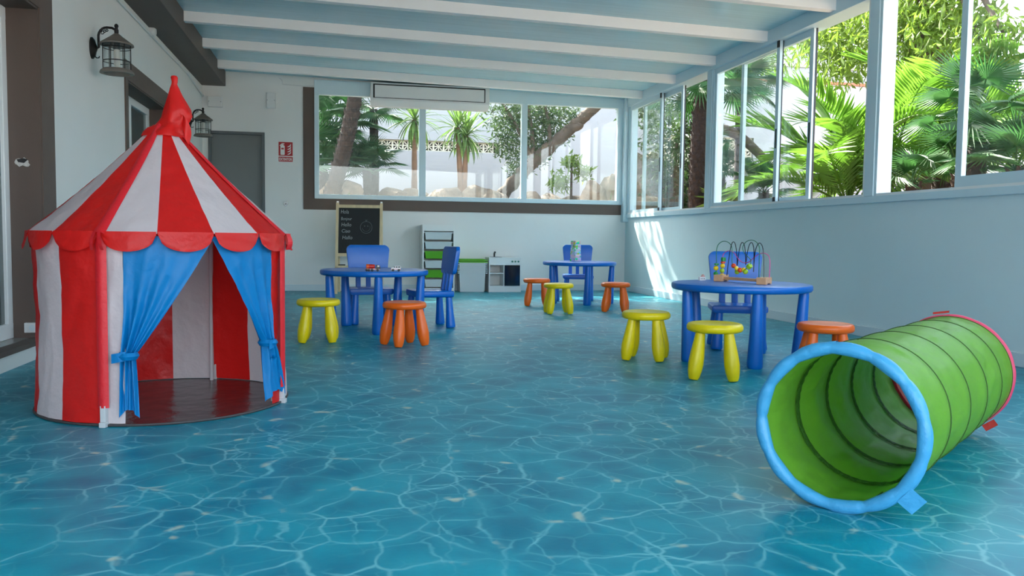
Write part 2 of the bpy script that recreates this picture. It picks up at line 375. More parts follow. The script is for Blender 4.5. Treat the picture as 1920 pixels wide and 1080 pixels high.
def sash(e, ya, yb, x, low=.055, caps=True, handle=True):
    """one sliding sash between ya > yb at depth x"""
    s = MB().box(x-.018, x+.018, ya-.055, ya, Z0, Z1).box(x-.018, x+.018, yb, yb+.055, Z0, Z1)
    s.box(x-.018, x+.018, yb+.055, ya-.055, Z0, Z0+low).box(x-.018, x+.018, yb+.055, ya-.055, Z1-.06, Z1)
    o = s.build('sash', 'frame_white', e)
    MB().box(x-.003, x+.003, yb+.05, ya-.05, Z0+.04, Z1-.05).build('pane', 'glass', o)
    MB().box(x+(.004 if handle and not caps else .012), x+.0185, yb-.005, yb-.0005, Z0, Z1).build('seal', 'rubber_black', o)
    if caps:
        for q in (Z0, Z1-.06): MB().box(x-.03, x-.0185, yb+.002, yb+.035, q, q+.06).build('end_cap', 'rubber_black', o)
    if handle:
        MB().box(x-.022, x-.018, yb+.018, yb+.036, 1.62, 1.80).build('handle', 'rubber_black', o)
    return o
bays = [(YB-.13, 8.575), (8.465, 5.715), (5.605, 2.855), (2.745, -.005), (-.115, -1.88)]
for i, (a, b) in enumerate(bays):
    e = sempty('window_%d' % (i+2), label=['far sliding window beside the back wall corner', 'middle sliding window half open', 'near sliding window in front of the big palms', 'sliding window beside the camera', 'short sliding window behind the camera'][i])
    MB().box(XR-.025, XR+.10, a-.03, a, Z0, Z1).build('jamb', 'frame_white', e); MB().box(XR-.025, XR+.10, b, b+.03, Z0, Z1).build('jamb', 'track_white', e)
    for x in (XR-.022, XR+.03, XR+.08): MB().box(x-.004, x+.004, b+.03, a-.03, Z0-.001, Z0+.018).build('track', 'track_white', e)
    if i == 0: sash(e, a-.03, 9.95, XR+.005); sash(e, 10.72, 9.40, XR+.055, caps=False)
    elif i == 1: sash(e, a-.03, 7.08, XR+.005); sash(e, 7.92, 6.60, XR+.055, caps=False)
    else:
        sash(e, a-.83 if i < 4 else a-.4, b+.55, XR+.005, low=.09, caps=False); sash(e, b+1.3, b+.03, XR+.055, caps=False, handle=False)
# roof
rs = MB()
for (x0, x1) in ((XL-.4, XR+.35),):
    rs.add([(x0, YF, zroof(x0)), (x1, YF, zroof(x1)), (x1, YB+.35, zroof(x1)), (x0, YB+.35, zroof(x0)), (x0, YF, zroof(x0)+.05), (x1, YF, zroof(x1)+.05), (x1, YB+.35, zroof(x1)+.05), (x0, YB+.35, zroof(x0)+.05)],
           [(0, 3, 2, 1), (4, 5, 6, 7), (0, 1, 5, 4), (1, 2, 6, 5), (2, 3, 7, 6), (3, 0, 4, 7)])
struct('ceiling', rs, 'roof_sheet', 'blue grey roof sheets between the white rafters')
struct('beam', MB().box(XL-.01, XL+.293, YF, YB, 2.66, 2.95), 'beam_brown', 'heavy brown beam running along the left wall under the roof', bevel=.008)
RAFT = [10.58, 9.47, 8.39, 7.29, 6.19, 5.09, 3.99, 2.89, 1.79, .69, -.41, -1.51]
for y in RAFT:
    r = MB(); x0, x1 = XL+.25, XR-.02; h = .095
    r.add([(x0, y-.04, zroof(x0)-h), (x1, y-.04, zroof(x1)-h), (x1, y+.04, zroof(x1)-h), (x0, y+.04, zroof(x0)-h), (x0, y-.04, zroof(x0)+.01), (x1, y-.04, zroof(x1)+.01), (x1, y+.04, zroof(x1)+.01), (x0, y+.04, zroof(x0)+.01)],
          [(0, 3, 2, 1), (4, 5, 6, 7), (0, 1, 5, 4), (1, 2, 6, 5), (2, 3, 7, 6), (3, 0, 4, 7)])
    struct('rafter', r, 'rafter_paint', 'white rafter crossing the sloping roof')

# ------------------------------------------------------------------ fixtures on the walls
ac = thing('air_conditioner', 'wide white air conditioner hanging above the back window', 'air conditioner', (0, 0, 2.47))
ax0, ax1, ay = .40, 1.99, YB-.24
MB().prism([(ay-YB, .30), (ay-YB, .075), (ay-YB+.09, 0), (-.036, 0), (-.036, .30)], ax0, ax1, Matrix(((0, 1, 0, 0), (1, 0, 0, YB), (0, 0, 1, 0), (0, 0, 0, 1)))).build('casing', 'plastic_white', ac, bevel=.012, smooth=True)
MB().box(ax0+.03, ax1-.06, ay-.004, ay+.01, .095, .278).build('vent_slot', 'rubber_black', ac)
MB().box(ax0+.052, ax1-.075, ay-.010, ay-.003, .102, .262).build('flap', 'plastic_white', ac, bevel=.003)
sg = thing('fire_extinguisher_sign', 'red fire extinguisher sign reading EXTINTOR beside the grey door', 'sign', (-.70, YB, 1.71))
MB().box(-.094, .094, -.004, 0, 0, .263).build('backing', 'sign_white', sg)
MB().box(-.09, .09, -.0055, -.004, .079, .26).build('pictogram_field', 'sign_red', sg)
MB().box(-.09, .09, -.0055, -.004, .003, .066).build('word_field', 'sign_red', sg)
px = MB().prism(rrect(-.066, -.012, .09, .215, .012), -.0066, -.0055).prism([(-.052, .213), (-.026, .213), (-.026, .228), (-.052, .228)], -.0066, -.0055).prism([(-.07, .205), (-.078, .213), (-.045, .243), (-.018, .243), (-.014, .232), (-.045, .232)], -.0066, -.0055)
px.build('extinguisher_symbol', 'sign_white', sg)
MB().box(-.055, -.023, -.0072, -.0066, .163, .183).build('symbol_label', 'sign_red', sg)
for k in range(4):
    z = .10+k*.033; MB().prism([(.02, z), (.03, z-.006), (.055, z+.002), (.068, z+.02), (.066, z+.045), (.058, z+.024), (.045, z+.012)], -.0066, -.0055).build('flame_symbol', 'sign_white', sg)
text_mesh('EXTINTOR', .05, 'sign_white', sg, T(-.082, -.0058, .017) @ XZ, bold=.0012, width=.164)
def wbox(name, label, px0, px1, plane, m='plastic_white', d=.05):
    a = pix(*px0, 1, YB); b = pix(*px1, 1, YB)
    t = thing(name, label, 'box', ((a.x+b.x)/2, YB, b.z)); w = abs(b.x-a.x)/2; h = a.z-b.z
    MB().box(-w, w, -d, 0, 0, h).build('housing', m, t, bevel=.006); MB().box(-w*.92, w*.92, -d-.008, -d+.001, .02*h, h*.98).build('cover', m, t, bevel=.004)
    for s in (-1, 1): MB().lathe([(.006, 0), (.006, .004)], 8, T(s*w*.8, -d-.0075, h*.5) @ Matrix.Rotation(PI/2, 4, 'X')).build('screw', 'steel', t)
    return t
wbox('junction_box', 'pale grey junction box in the back left corner above the door', (390, 181), (418, 202), 1)
wbox('alarm_siren', 'slim white upright alarm box high on the back wall', (500, 174), (517, 204), 1)
k = pix(536, 383, 1, YB)
t = thing('wall_hook', 'small grey shield shaped holder below the red sign', 'hook', (k.x, YB, k.z-.03)); MB().prism([(-.03, .06), (.03, .06), (.03, .03), (0, 0), (-.03, .03)], -.02, 0).build('plate', 'steel', t, bevel=.003); MB().box(-.012, .012, -.03, -.02, .028, .04).build('hook_pin', 'metal_dark', t)
cd = MB(); c0 = [Vector((XL+.012, YF+.1, 2.60)), Vector((XL+.012, 10.2, 2.60)), Vector((XL+.02, YB-.02, 2.52))]; cd.tube(c0, .011, 8)
cd = tag(cd.build('conduit', 'plastic_white', smooth=True), 'thin grey conduit running along the left wall under the brown beam', 'conduit')
k = pix(281, 58, 0, XL); t = thing('conduit_box', 'round white conduit box on the left wall under the brown beam', 'box', (XL, k.y, k.z), 0)
MB().lathe([(.05, 0), (.05, .04), (.042, .048)], 18, Matrix.Rotation(PI/2, 4, 'Y')).build('housing', 'plastic_white', t, smooth=True); MB().lathe([(.034, .047), (.034, .053)], 18, Matrix.Rotation(PI/2, 4, 'Y')).build('lid', 'plastic_white', t)
wire = [pix(524, 146, 1, YB-.006), pix(529, 150, 1, YB-.006), pix(530, 158, 1, YB-.006), pix(570, 161, 1, YB-.006), pix(588, 161, 1, YB-.006)]
tag(MB().tube(wire, .006, 6).build('cable', 'plastic_white'), 'short white cable running above the brown band to the window', 'cable')
# scar with a hole in the first door's reveal, and a socket low on it
k = pix(42, 303, 1, D1b-.012)
t = thing('wall_hole', 'ragged plaster hole in the brown door reveal', 'hole', (k.x, D1b-.012, k.z)); rr = random.Random(3)
MB().prism([(math.cos(a)*.052*rr.uniform(.5, 1), math.sin(a)*.036*rr.uniform(.45, 1)-.005) for a in [2*PI*i/16 for i in range(16)]], -.0025, 0).build('torn_plaster', 'plaster_scar', t)
MB().prism([(-.03, .012), (-.022, -.004), (.01, -.008), (.03, .012), (.01, .02)], -.004, -.002).build('cavity_shade', 'rubber_black', t)  # flat black patch drawn as the shade inside the hole
k = pix(64, 623, 1, D1b-.012); t = thing('power_socket', 'small white socket low on the brown door reveal beside the tent', 'socket', (k.x, D1b-.012, k.z-.0))
MB().box(-.045, .045, -.03, 0, 0, .06).build('housing', 'plastic_white', t, bevel=.005); MB().lathe([(.018, 0), (.018, .003)], 14, T(0, -.030, .03) @ Matrix.Rotation(PI/2, 4, 'X')).build('outlet', 'skirting', t)

def lantern(px_, py_, label, s=1.0):
    k = pix(px_, py_, 0, XL+.20*s)                # lantern centre hangs off the wall on its arm
    t = thing('wall_lantern', label, 'lamp', (XL, k.y, k.z), 0, 'iron lanterns on the left wall'); t.scale = (s, s, s)
    RY = Matrix.Rotation(PI/2, 4, 'Y'); cx = .20; kx = .74
    MB().lathe([(.092, 0), (.092, .010), (.072, .026), (.036, .036), (.02, .045)], 20, T(0, 0, .02) @ Matrix.Diagonal((1, .72, 1, 1)) @ RY).build('wall_plate', 'iron', t, smooth=True)
    arc = [(.04, 0, .02), (.058, 0, .03), (.0565, 0, .09)] + [((.17-.095*math.cos(a))*kx, 0, .115+.085*math.sin(a)) for a in [math.radians(d) for d in range(10, 100, 16)]] + [(.165, 0, .198), (cx, 0, .18)]
    arm = MB().tube(arc, .0105, 8).build('arm', 'iron', t, smooth=True)
    for (x, z, r, a0) in ((.089, .157, .016, 3.9), (.107, .170, .013, 3.9), (.124, .177, .012, 3.9)):
        MB().tube([(x+r*(1-i/26)*math.cos(a0+i*.42), 0, z+r*(1-i/26)*math.sin(a0+i*.42)) for i in range(15)], .0038, 5).build('scroll', 'iron', arm)
    MB().tube([(.015, 0, -.04), (.04, 0, -.062), (.058, 0, -.060), (.062, 0, -.045)], .005, 6).build('hook', 'iron', arm)
    MB().lathe([(.012, .15), (.018, .16), (.018, .185), (.013, .19), (.013, .205), (.018, .212), (.016, .225), (.006, .235)], 12, T(cx)).build('finial', 'iron', t, smooth=True)
    MB().lathe([(.02, .152), (.024, .148), (.06, .118), (.064, .116), (.135, .064), (.137, .052), (.128, .052), (.06, .10), (.02, .135)], 28, T(cx), cap=False).build('lamp_roof', 'lamp_roof', t, smooth=True)
    cg = MB()
    for i in range(6): a = i*PI/3+.3; cg.tube([(cx+.108*math.cos(a), .108*math.sin(a), z) for z in (.06, -.16)], .0042, 6)
    for z in (.03, -.085): cg.tube([(cx+.109*math.cos(a), .109*math.sin(a), z) for a in [i*PI/14 for i in range(28)]], .0042, 6, closed=True)
    cg.build('cage', 'iron', t, smooth=True)
    MB().lathe([(.101, .06), (.101, -.158)], 28, T(cx), cap=False).build('glass_cylinder', 'lamp_glass', t, smooth=True)
    MB().lathe([(.112, -.150), (.132, -.168), (.136, -.178), (.136, -.188), (.105, -.19), (.10, -.17), (.10, -.15)], 28, T(cx), cap=False).build('base_ring', 'lamp_roof', t, smooth=True)
    MB().lathe([(.03, .09), (.03, .02), (.024, .018)], 14, T(cx)).build('socket', 'metal_dark', t, smooth=True)
    MB().lathe([(.02, .018), (.026, .0), (.026, -.11), (.018, -.125), (.004, -.13)], 14, T(cx)).build('bulb', 'bulb', t, smooth=True)
lantern(219, 97, 'black iron lantern near the first doorway, the larger in view', .84)
lantern(381, 232, 'black iron lantern in the corner beside the tent flag', .80)

# ------------------------------------------------------------------ play tent
TC, TR, TH, TA = Vector((-.755, 3.851)), .52, .745, -104.5
tent = thing('play_tent', 'red and white striped circus play tent with blue curtains', 'tent', (TC.x, TC.y, 0))
def pol(r, deg, z): a = math.radians(deg); return (r*math.cos(a), r*math.sin(a), z)
def wr(a, z, amp=.004): return amp*noise.noise(Vector((a*.11, z*7, 3.1)))+amp*.7*noise.noise(Vector((a*.3, z*16, 8.1)))
def wall_strip(a0, a1, m, z0=.012, name='wall_panel'):
    def fn(u, v):
        a = lerp(a0, a1, u); z = lerp(z0, TH, v); return pol(TR-.006+wr(a, z, .007)-.012*math.sin(PI*v), a, z)
    return MB().grid(fn, 10, 24).build(name, m, tent, smooth=True, angle=180)
OPEN0, OPEN1 = -96.0, -24.0
for k in range(16):
    a0 = TA+22.5*k; a1 = a0+22.5; m = 'white_fabric' if k % 2 == 0 else 'red_fabric'
    if k == 0: wall_strip(a0, OPEN0, m)
    elif k in (1, 2): pass
    elif k == 3: wall_strip(OPEN1, a1+7, m)
    elif k == 4: wall_strip(a0+7, a1, m)
    else: wall_strip(a0, a1, m)
    def roof(u, v, a0=a0, a1=a1):
        a = lerp(a0, a1, u); r = lerp(TR+.012, .035, v); sag = -.012*math.sin(PI*v)-.006*math.sin(PI*u)*math.sin(PI*v)
        return pol(r, a, TH+v*.475+sag+wr(a*1.3+40, v*1.5, .006)*(1-v))
    MB().grid(roof, 8, 24).build('roof_panel', m, tent, smooth=True, angle=180)
    def scal(u, v, a0=a0, a1=a1):
        d = .012+.064*math.sqrt(max(0, 1-(2*u-1)**2)); a = lerp(a0+.3, a1-.3, u)
        return pol(TR+.014+.010*v*math.sin(PI*u)+wr(a+k*9, v, .008)*v, a, TH+.006-d*v)
    MB().grid(scal, 14, 5).build('valance_flap', 'red_fabric', tent, smooth=True, angle=180)
for q in range(4):
    a = TA+90*q; cm = MB(); hw = 2.4 if q != 1 else 3.2
    def slv(u, v): b = lerp(a-hw, a+hw, u); return pol(TR+.004+.009*math.sin(PI*u), b, lerp(.075, TH, v))
    MB().grid(slv, 6, 14).build('pole_sleeve', 'red_piping', tent, smooth=True)
    def rsl(u, v): b = a+(u-.5)*lerp(5.2, 22, v**3); r = lerp(TR+.02, .045, v); return pol(r, b, TH-.005+v*.475-.012*math.sin(PI*v)+.008*math.sin(PI*u))
    MB().grid(rsl, 5, 20).build('roof_sleeve', 'red_piping', tent, smooth=True)
    MB().lathe([(.011, .004), (.009, .0), (.0085, .08), (.0085, .70)], 10, T(*pol(TR-.042, a, 0))).build('pole', 'clear_plastic', tent, smooth=True)
    f = MB().box(-.013, .013, -.018, .014, 0, .02).box(-.011, .011, -.012, .011, .02, .085).build('foot', 'clear_plastic', tent, bevel=.003, loc=pol(TR, a, 0), rot=(0, 0, math.radians(a+90)))
    for s_ in (-1, 1):
        def rb(u, v): b = a+s_*(.9+1.2*v)+(u-.5)*1.6; return pol(TR+.026+.012*math.sin(v*3)+.006*u, b, TH+.005-.07*v)
        MB().grid(rb, 2, 6).build('ribbon', 'red_piping', tent)
MB().lathe([(TR-.008, .0005), (TR-.004, .004), (TR-.008, .008), (.3, .0085), (.02, .009)], 72).build('floor_mat', 'mat_black', tent, smooth=True)
MB().tube([pol(TR-.003, 5*i, .006) for i in range(72)], .005, 6, closed=True).build('mat_piping', 'mat_edge', tent, smooth=True)
def curtain(a_out, top, tie_a, tie_z, tie_w, bot, sgn, flip):
    """a_out outer edge angle; gathered at tie; bot = (outer, inner) angles at the hem"""
    rows = 44; cols = 28
    def fn(u, v):
        z = lerp(TH-.01, .02, v); zt = (z-tie_z)/(TH-tie_z)
        if zt >= 0:
            o = lerp(tie_a-tie_w*sgn, a_out, min(1, zt*3.2)); i = lerp(tie_a+tie_w*sgn, top, zt**.93)
            g = (1-zt)**1.3
        else:
            q = -zt*(TH-tie_z)/(tie_z-.02); q = min(1, q); o = lerp(tie_a-tie_w*sgn, bot[0], q**.7); i = lerp(tie_a+tie_w*sgn, bot[1], q**.7); g = 1-.55*q
        a = lerp(o, i, u); fold = math.sin(u*PI*7.5+.8)*.014*g+.008*math.sin(u*17+z*6)*g+wr(a*2, z, .004)
        r = TR-.012+fold+.010*max(0, -zt)*3
        zz = z+(.045*math.sin(u*2.6+.3)*max(0, -zt)*2.0 if z < .2 else 0)
        return pol(r, a, max(.012, zz))
    c = MB().grid(fn, cols, rows).build('curtain', 'blue_fabric', tent, smooth=True, angle=180)
    band = MB().tube([Vector(pol(TR-.01, tie_a, tie_z))+Vector((math.cos(math.radians(tie_a+90))*.024*math.cos(t), math.sin(math.radians(tie_a+90))*.024*math.cos(t), 0))+Vector(pol(.028*math.sin(t), tie_a, 0)) for t in [i*PI/10 for i in range(20)]], .016, 6, closed=True).build('tie_band', 'blue_fabric', c, smooth=True)
    def tail(u, v): return pol(TR+.022+.004*math.sin(3*u), tie_a-sgn*flip*u, tie_z-.016+.036*v-.010*u)
    MB().grid(tail, 6, 2).build('tie_tail', 'blue_fabric', c)
curtain(OPEN0, -57.5, -94.5, .275, 2.6, (-98, -90), 1, 5.5)
curtain(OPEN1, -60.5, -27.5, .285, 3.0, (-13.5, -31), -1, -4.0)
# knotted red cap at the peak
def loft(rings, n=28):
    mb = MB(); vs = []; fs = []
    for j, (x, y, z, rx, ry, w) in enumerate(rings):
        for i in range(n):
            a = 2*PI*i/n; k = 1+w*math.sin(5*a+j*.7)+w*.7*math.sin(3*a-j*1.1)
            vs.append((x+rx*k*math.cos(a), y+ry*k*math.sin(a), z+.02*w*math.sin(4*a)))
    for j in range(len(rings)-1):
        for i in range(n): q = (i+1) % n; fs.append((j*n+i, j*n+q, (j+1)*n+q, (j+1)*n+i))
    m = (len(rings)-1)*n; fs.append(tuple(range(m, m+n))); return mb.add(vs, fs)
fl = Vector((rt.x, rt.y, 0)).normalized()
cap = loft([(0, 0, 1.165, .098, .095, .05), (.004, 0, 1.185, .088, .085, .08), (.016, 0, 1.202, .074, .07, .10), (.034, 0, 1.214, .056, .055, .12), (.050, 0, 1.235, .060, .05, .10), (.060, 0, 1.258, .064, .048, .10),
            (.060, 0, 1.285, .056, .042, .09), (.057, 0, 1.315, .043, .034, .08), (.052, 0, 1.345, .031, .026, .07), (.049, 0, 1.375, .020, .018, .06), (.048, 0, 1.395, .0115, .012, .05), (.050, 0, 1.405, .012, .012, .05), (.049, 0, 1.425, .0150, .013, .04), (.048, 0, 1.433, .0105, .010, .02)])
capo = cap.build('peak_cap', 'red_fabric', tent, smooth=True, rot=(0, 0, math.atan2(fl.y, fl.x)), angle=180)
def ftail(u, v):
    z = lerp(1.265, 1.14, v); w = .046*(math.sin(PI*min(1, v*.9+.12)))**.8*(1-.25*v); x = lerp(.100, .122, v**.6)+(u-.5)*w
    return (x, -.045+.012*math.sin(u*5+v*4), z-.012*u)
MB().grid(ftail, 6, 14).build('flag_tail', 'red_fabric', capo, smooth=True, angle=180)

# ------------------------------------------------------------------ play tunnel
TNX, TNY, TNR, TNA, TNL = 1.345, 1.985, .216, math.radians(38.1), 1.32
tun = thing('play_tunnel', 'green fabric crawl tunnel with light blue front ring', 'tunnel', (TNX, TNY, 0), TNA)
zc = TNR+.018; NS = 5
def tring(s, r, n=72, squash=0): return [(s, r*math.cos(a), zc+r*math.sin(a)) for a in [2*PI*i/n for i in range(n)]]
def tbody(u, v):
    a = 2*PI*u; seg = (v*NS) % 1.0; s = v*TNL
    env = .12+.88*math.sin(PI*seg); b = -.013*math.sin(PI*seg)+.010*env*noise.noise(Vector((math.cos(a)*3, math.sin(a)*3, s*9)))+.006*env*noise.noise(Vector((math.cos(a)*8, math.sin(a)*8, s*22)))
    r = TNR+b+.004; return (s, r*math.cos(a), zc+r*math.sin(a))
MB().grid(tbody, 96, 60).build('fabric_tube', 'green_fabric', tun, smooth=True, angle=180)
for k in range(1, NS):
    s = TNL*k/NS
    def bandf(u, v): a = 2*PI*u; r = TNR-.003-.004*math.sin(PI*v)+.0025*math.sin(47*a+v*3)*.5; return (s+(v-.5)*.028, r*math.cos(a), zc+r*math.sin(a))
    MB().grid(bandf, 96, 3).build('hoop_band', 'green_seam', tun, smooth=True)
    MB().tube(tring(s+.016, TNR+.0055, 90), .0016, 5, closed=True).build('stitching', 'stitch', tun)
for s in (.035, TNL-.03): MB().tube(tring(s, TNR+.0055, 90), .0016, 5, closed=True).build('stitching', 'stitch', tun)
MB().tube([(s*TNL/20, (TNR-.008)*math.cos(-2.05), zc+(TNR-.006)*math.sin(-2.05)) for s in range(21)], .0045, 5).build('long_seam', 'green_seam', tun)
def ringmesh(s, R, r, wraps, amp):
    mb = MB(); n = 120; pts = []; rad = []
    for i in range(n):
        a = 2*PI*i/n; q = (i*wraps/n) % 1.0; pts.append((s, R*math.cos(a), zc+R*math.sin(a))); rad.append(r*(1+amp*math.sin(PI*q)**.5-amp*.6+.06*noise.noise(Vector((i*.3, 2, s)))))
    return mb.tube(pts, rad, 10, closed=True)
ringmesh(0, TNR+.003, .0175, 13, .30).build('front_ring', 'ring_blue', tun, smooth=True, label='light blue padded ring')
ringmesh(TNL, TNR+.001, .011, 13, .16).build('back_ring', 'ring_pink', tun, smooth=True, label='pink padded ring')
def lin_(u, v): a = 2*PI*u; r = TNR-.024; return (TNL-.06+v*.06, r*math.cos(a), zc+r*math.sin(a))
MB().grid(lin_, 72, 2).build('back_lining', 'ring_red', tun, smooth=True)
def tab(name, m, s, deg, w, l, out):
    a = math.radians(deg); R = TNR+.012; cy, cz = R*math.cos(a), zc+R*math.sin(a); n = Vector((0, math.cos(a), math.sin(a))); t = Vector((0, -math.sin(a), math.cos(a)))
    def fn(u, v): p = Vector((s, cy, cz))+n*(out[0]*v+.004)+t*((u-.5)*w)+Vector((out[1]*v, 0, 0))+n*.004*math.sin(5*v); p.z = max(p.z, .002); return tuple(p)
    MB().grid(fn, 4, 4).build(name, m, tun)
tab('fastening_tab', 'ring_blue', -.012, -140, .055, 0, (.05, .01)); tab('fastening_tab', 'ring_blue', -.006, 78, .07, 0, (.004, .03))
tab('fastening_tab', 'ring_red', TNL, 80, .06, 0, (.012, .01)); tab('fastening_tab', 'ring_red', TNL-.01, -128, .05, 0, (.03, .0))

# ------------------------------------------------------------------ children's furniture
LEG_T = [(.026, .445), (.030, .42), (.038, .20), (.0455, .03), (.0455, .012), (.041, .0)]
leg_mesh = MB().lathe([(r, z) for r, z in reversed(LEG_T)], 20).mesh('table_leg', 'table_blue', True)
top_mesh = MB().lathe([(.30, .436), (.405, .436), (.418, .440), (.425, .450), (.425, .468), (.420, .477), (.408, .4805), (.25, .4805)], 72).mesh('tabletop', 'table_blue', True)
def table(c, a0, label):
    t = thing('round_table', label, 'table', (c[0], c[1], 0), 0, "blue round children's tables")
    inst('tabletop', top_mesh, t)
    for k in range(5):
        a = math.radians(a0+72*k); inst('leg', leg_mesh, t, (.352*math.cos(a), .352*math.sin(a), 0), (0.05*math.sin(a)*-1, 0.05*math.cos(a), 0)).location = (.352*math.cos(a), .352*math.sin(a), 0.002)
    return t
T1, T2, T3 = (.271, 6.575), (2.714, 9.068), (2.447, 4.672)
table(T1, -88, 'blue round plastic table with the toy truck and van on it')
table(T2, -91.7, 'blue round plastic table at the back carrying the block tower')
table(T3, -102.7, 'blue round plastic table with the bead maze on it')
SL = [(.025, .268), (.026, .24), (.031, .19), (.0385, .12), (.0405, .085), (.037, .045), (.030, .014), (.023, 0)]
def stool_meshes(m):
    return (MB().lathe([(.09, .252), (.128, .253), (.142, .258), (.149, .268), (.149, .284), (.142, .296), (.131, .300), (.12, .2985), (.05, .297)], 48).mesh('seat', m, True), MB().lathe(list(reversed(SL)), 18).mesh('leg', m, True))
SM = {'yellow': stool_meshes('stool_yellow'), 'orange': stool_meshes('stool_orange')}
def stool(px_, py_, col, a0, label):
    k = pix(px_, py_, 2, .298); t = thing('stool', label, 'stool', (k.x, k.y, 0), math.radians(a0), "children's round stools"); s, l = SM[col]
    inst('seat', s, t)
    for q in range(4):
        a = PI/4+q*PI/2; tilt = .17
        inst('leg', l, t, (.146*math.cos(a), .146*math.sin(a), .004), (tilt*math.sin(a), -tilt*math.cos(a), 0))
stool(597, 561, 'yellow', -3, 'yellow plastic stool between the tent and the table with toy cars')
stool(758.5, 566, 'orange', 25, 'orange plastic stool in front of the table with toy cars')
stool(1211.5, 584, 'yellow', -30, 'yellow plastic stool left of the bead maze table')
stool(1340.5, 606, 'yellow', -26, 'yellow plastic stool in front of the bead maze table, nearest to the camera')
stool(1548, 606.5, 'orange', -23, 'orange plastic stool beside the bead maze table behind the green tunnel')
stool(1006.5, 522.5, 'orange', -14, 'orange plastic stool left of the block tower table')
stool(1047.5, 531.5, 'yellow', -5, 'yellow plastic stool in front of the block tower table')
stool(1154.5, 530, 'orange', -24, 'orange plastic stool right of the block tower table beside the side wall')
# chair
CL = [(.024, .275), (.025, .26), (.032, .12), (.040, .02), (.040, .008), (.036, 0)]
cleg = MB().lathe(list(reversed(CL)), 18).mesh('leg', 'table_blue', True)
cseat = MB().prism([(-.165, 0), (.165, 0), (.185, .012), (.185, .045), (.172, .052), (-.172, .052), (-.185, .045), (-.185, .012)], -.16, .15, T(0, 0, .252)).mesh('seat', 'table_blue', True, .008)
def backpanel():
    P = []
    for cx, cz, r, a0, a1 in ((.130, .475, .042, -95, 5), (.142, .618, .045, 8, 86), (-.142, .618, .045, 94, 172), (-.130, .475, .042, 175, 275)):
        for i in range(7): a = math.radians(lerp(a0, a1, i/6)); P.append((cx+r*math.cos(a), cz+r*math.sin(a)))
    mb = MB().prism(P, -.018, .018)
    mb.v = [(x, y+.05*(x/.2)**2*-.25+.145+(z-.3)*.14, z+.008*(1-(x/.2)**2)) for x, y, z in mb.v]; return mb
cback = backpanel().mesh('backrest', 'table_blue', True, .009)
def slat(x):
    mb = MB().prism(rrect(x-.021, x+.021, .285, .47, .008), -.016, .016); mb.v = [(a, y+.135+(z-.3)*.14, z) for a, y, z in mb.v]; return mb
cslat = [slat(x).mesh('back_slat', 'table_blue', True, .006) for x in (-.088, 0, .088)]
def chair(x, y, rz, label):
    t = thing('chair', label, 'chair', (x, y, 0), math.radians(rz), "blue children's chairs")
    inst('seat', cseat, t); inst('backrest', cback, t)
    for m in cslat: inst('back_slat', m, t)
    for sx in (-1, 1):
        for sy, yy in ((-1, -.125), (1, .12)): inst('leg', cleg, t, (sx*.148, yy+sy*.012, .003), (.05*sy, -.06*sx*-1*-1, 0))
g = pix(694, 606, 2, 0); chair(g.x, 7.08, 4, 'blue plastic chair behind the toy car table in front of the chalkboard')
chair(.735, 6.75, -80, 'blue plastic chair turned sideways at the right of the toy car table')
chair(2.86, 9.62, -14, 'blue plastic chair behind the block tower at the back table')
chair(2.70, 5.20, -20, 'blue plastic chair behind the bead maze table')

# ------------------------------------------------------------------ chalkboard easel
def bp(x, y, Y=10.95): return pix(x, y, 1, Y)
def beam_between(mb, p, q, w, d):
    """square bar from p to q, w wide across x, d deep"""
    p = Vector(p); q = Vector(q); a = Vector((w/2, 0, 0)); b = Vector((0, d/2, 0))
    return mb.add([p-a-b, p+a-b, p+a+b, p-a+b, q-a-b, q+a-b, q+a+b, q-a+b], [(0,3,2,1),(4,5,6,7),(0,1,5,4),(1,2,6,5),(2,3,7,6),(3,0,4,7)])
e0 = pix(630, 551, 2, 0); EZ = 1.17
es = thing('chalkboard_easel', 'pine childrens easel with a black chalkboard against the back wall', 'easel', (e0.x, e0.y, 0), math.radians(-7)); EW = .56
def ez(x, z, f=0): return (x, .17*z/EZ+f, z)            # front frame leans back
for sx in (0, EW): beam_between(MB(), ez(sx, 0), ez(sx, EZ), .036, .024).build('front_leg', 'pine', es, bevel=.003)
for z in (EZ-.045, .50): MB().add([ez(.018, z-.02, -.010), ez(EW-.018, z-.02, -.010), ez(EW-.018, z+.02, -.010), ez(.018, z+.02, -.010), ez(.018, z-.02, .012), ez(EW-.018, z-.02, .012), ez(EW-.018, z+.02, .012), ez(.018, z+.02, .012)], [(0,1,2,3),(7,6,5,4),(0,4,5,1),(1,5,6,2),(2,6,7,3),(3,7,4,0)]).build('rail', 'pine', es)
bd = MB().add([ez(.018, .52, -.002), ez(EW-.018, .52, -.002), ez(EW-.018, EZ-.065, -.002), ez(.018, EZ-.065, -.002), ez(.018, .52, .008), ez(EW-.018, .52, .008), ez(EW-.018, EZ-.065, .008), ez(.018, EZ-.065, .008)], [(0,1,2,3),(7,6,5,4),(0,4,5,1),(1,5,6,2),(2,6,7,3),(3,7,4,0)]).build('chalkboard', 'chalkboard', es)
for sx in (0, EW): beam_between(MB(), (sx-.004, .36, 0), (sx-.004, .195, EZ-.02), .034, .022).build('rear_leg', 'pine', es, bevel=.003)
MB().box(.0, EW, .335, .350, .30, .335).build('rear_rail', 'pine', es)
for sx in (.0, EW): MB().lathe([(.02, -.012), (.02, .012)], 12, T(sx, .185, EZ-.0) @ Matrix.Rotation(PI/2, 4, 'Y')).build('hinge', 'sign_white', es)
MB().box(.018, EW-.018, -.02, .10, .33, .345).build('tray', 'pine', es); MB().box(.018, EW-.018, -.03, -.018, .32, .365).build('tray_lip', 'pine', es)
tilt = math.atan(.17/EZ)
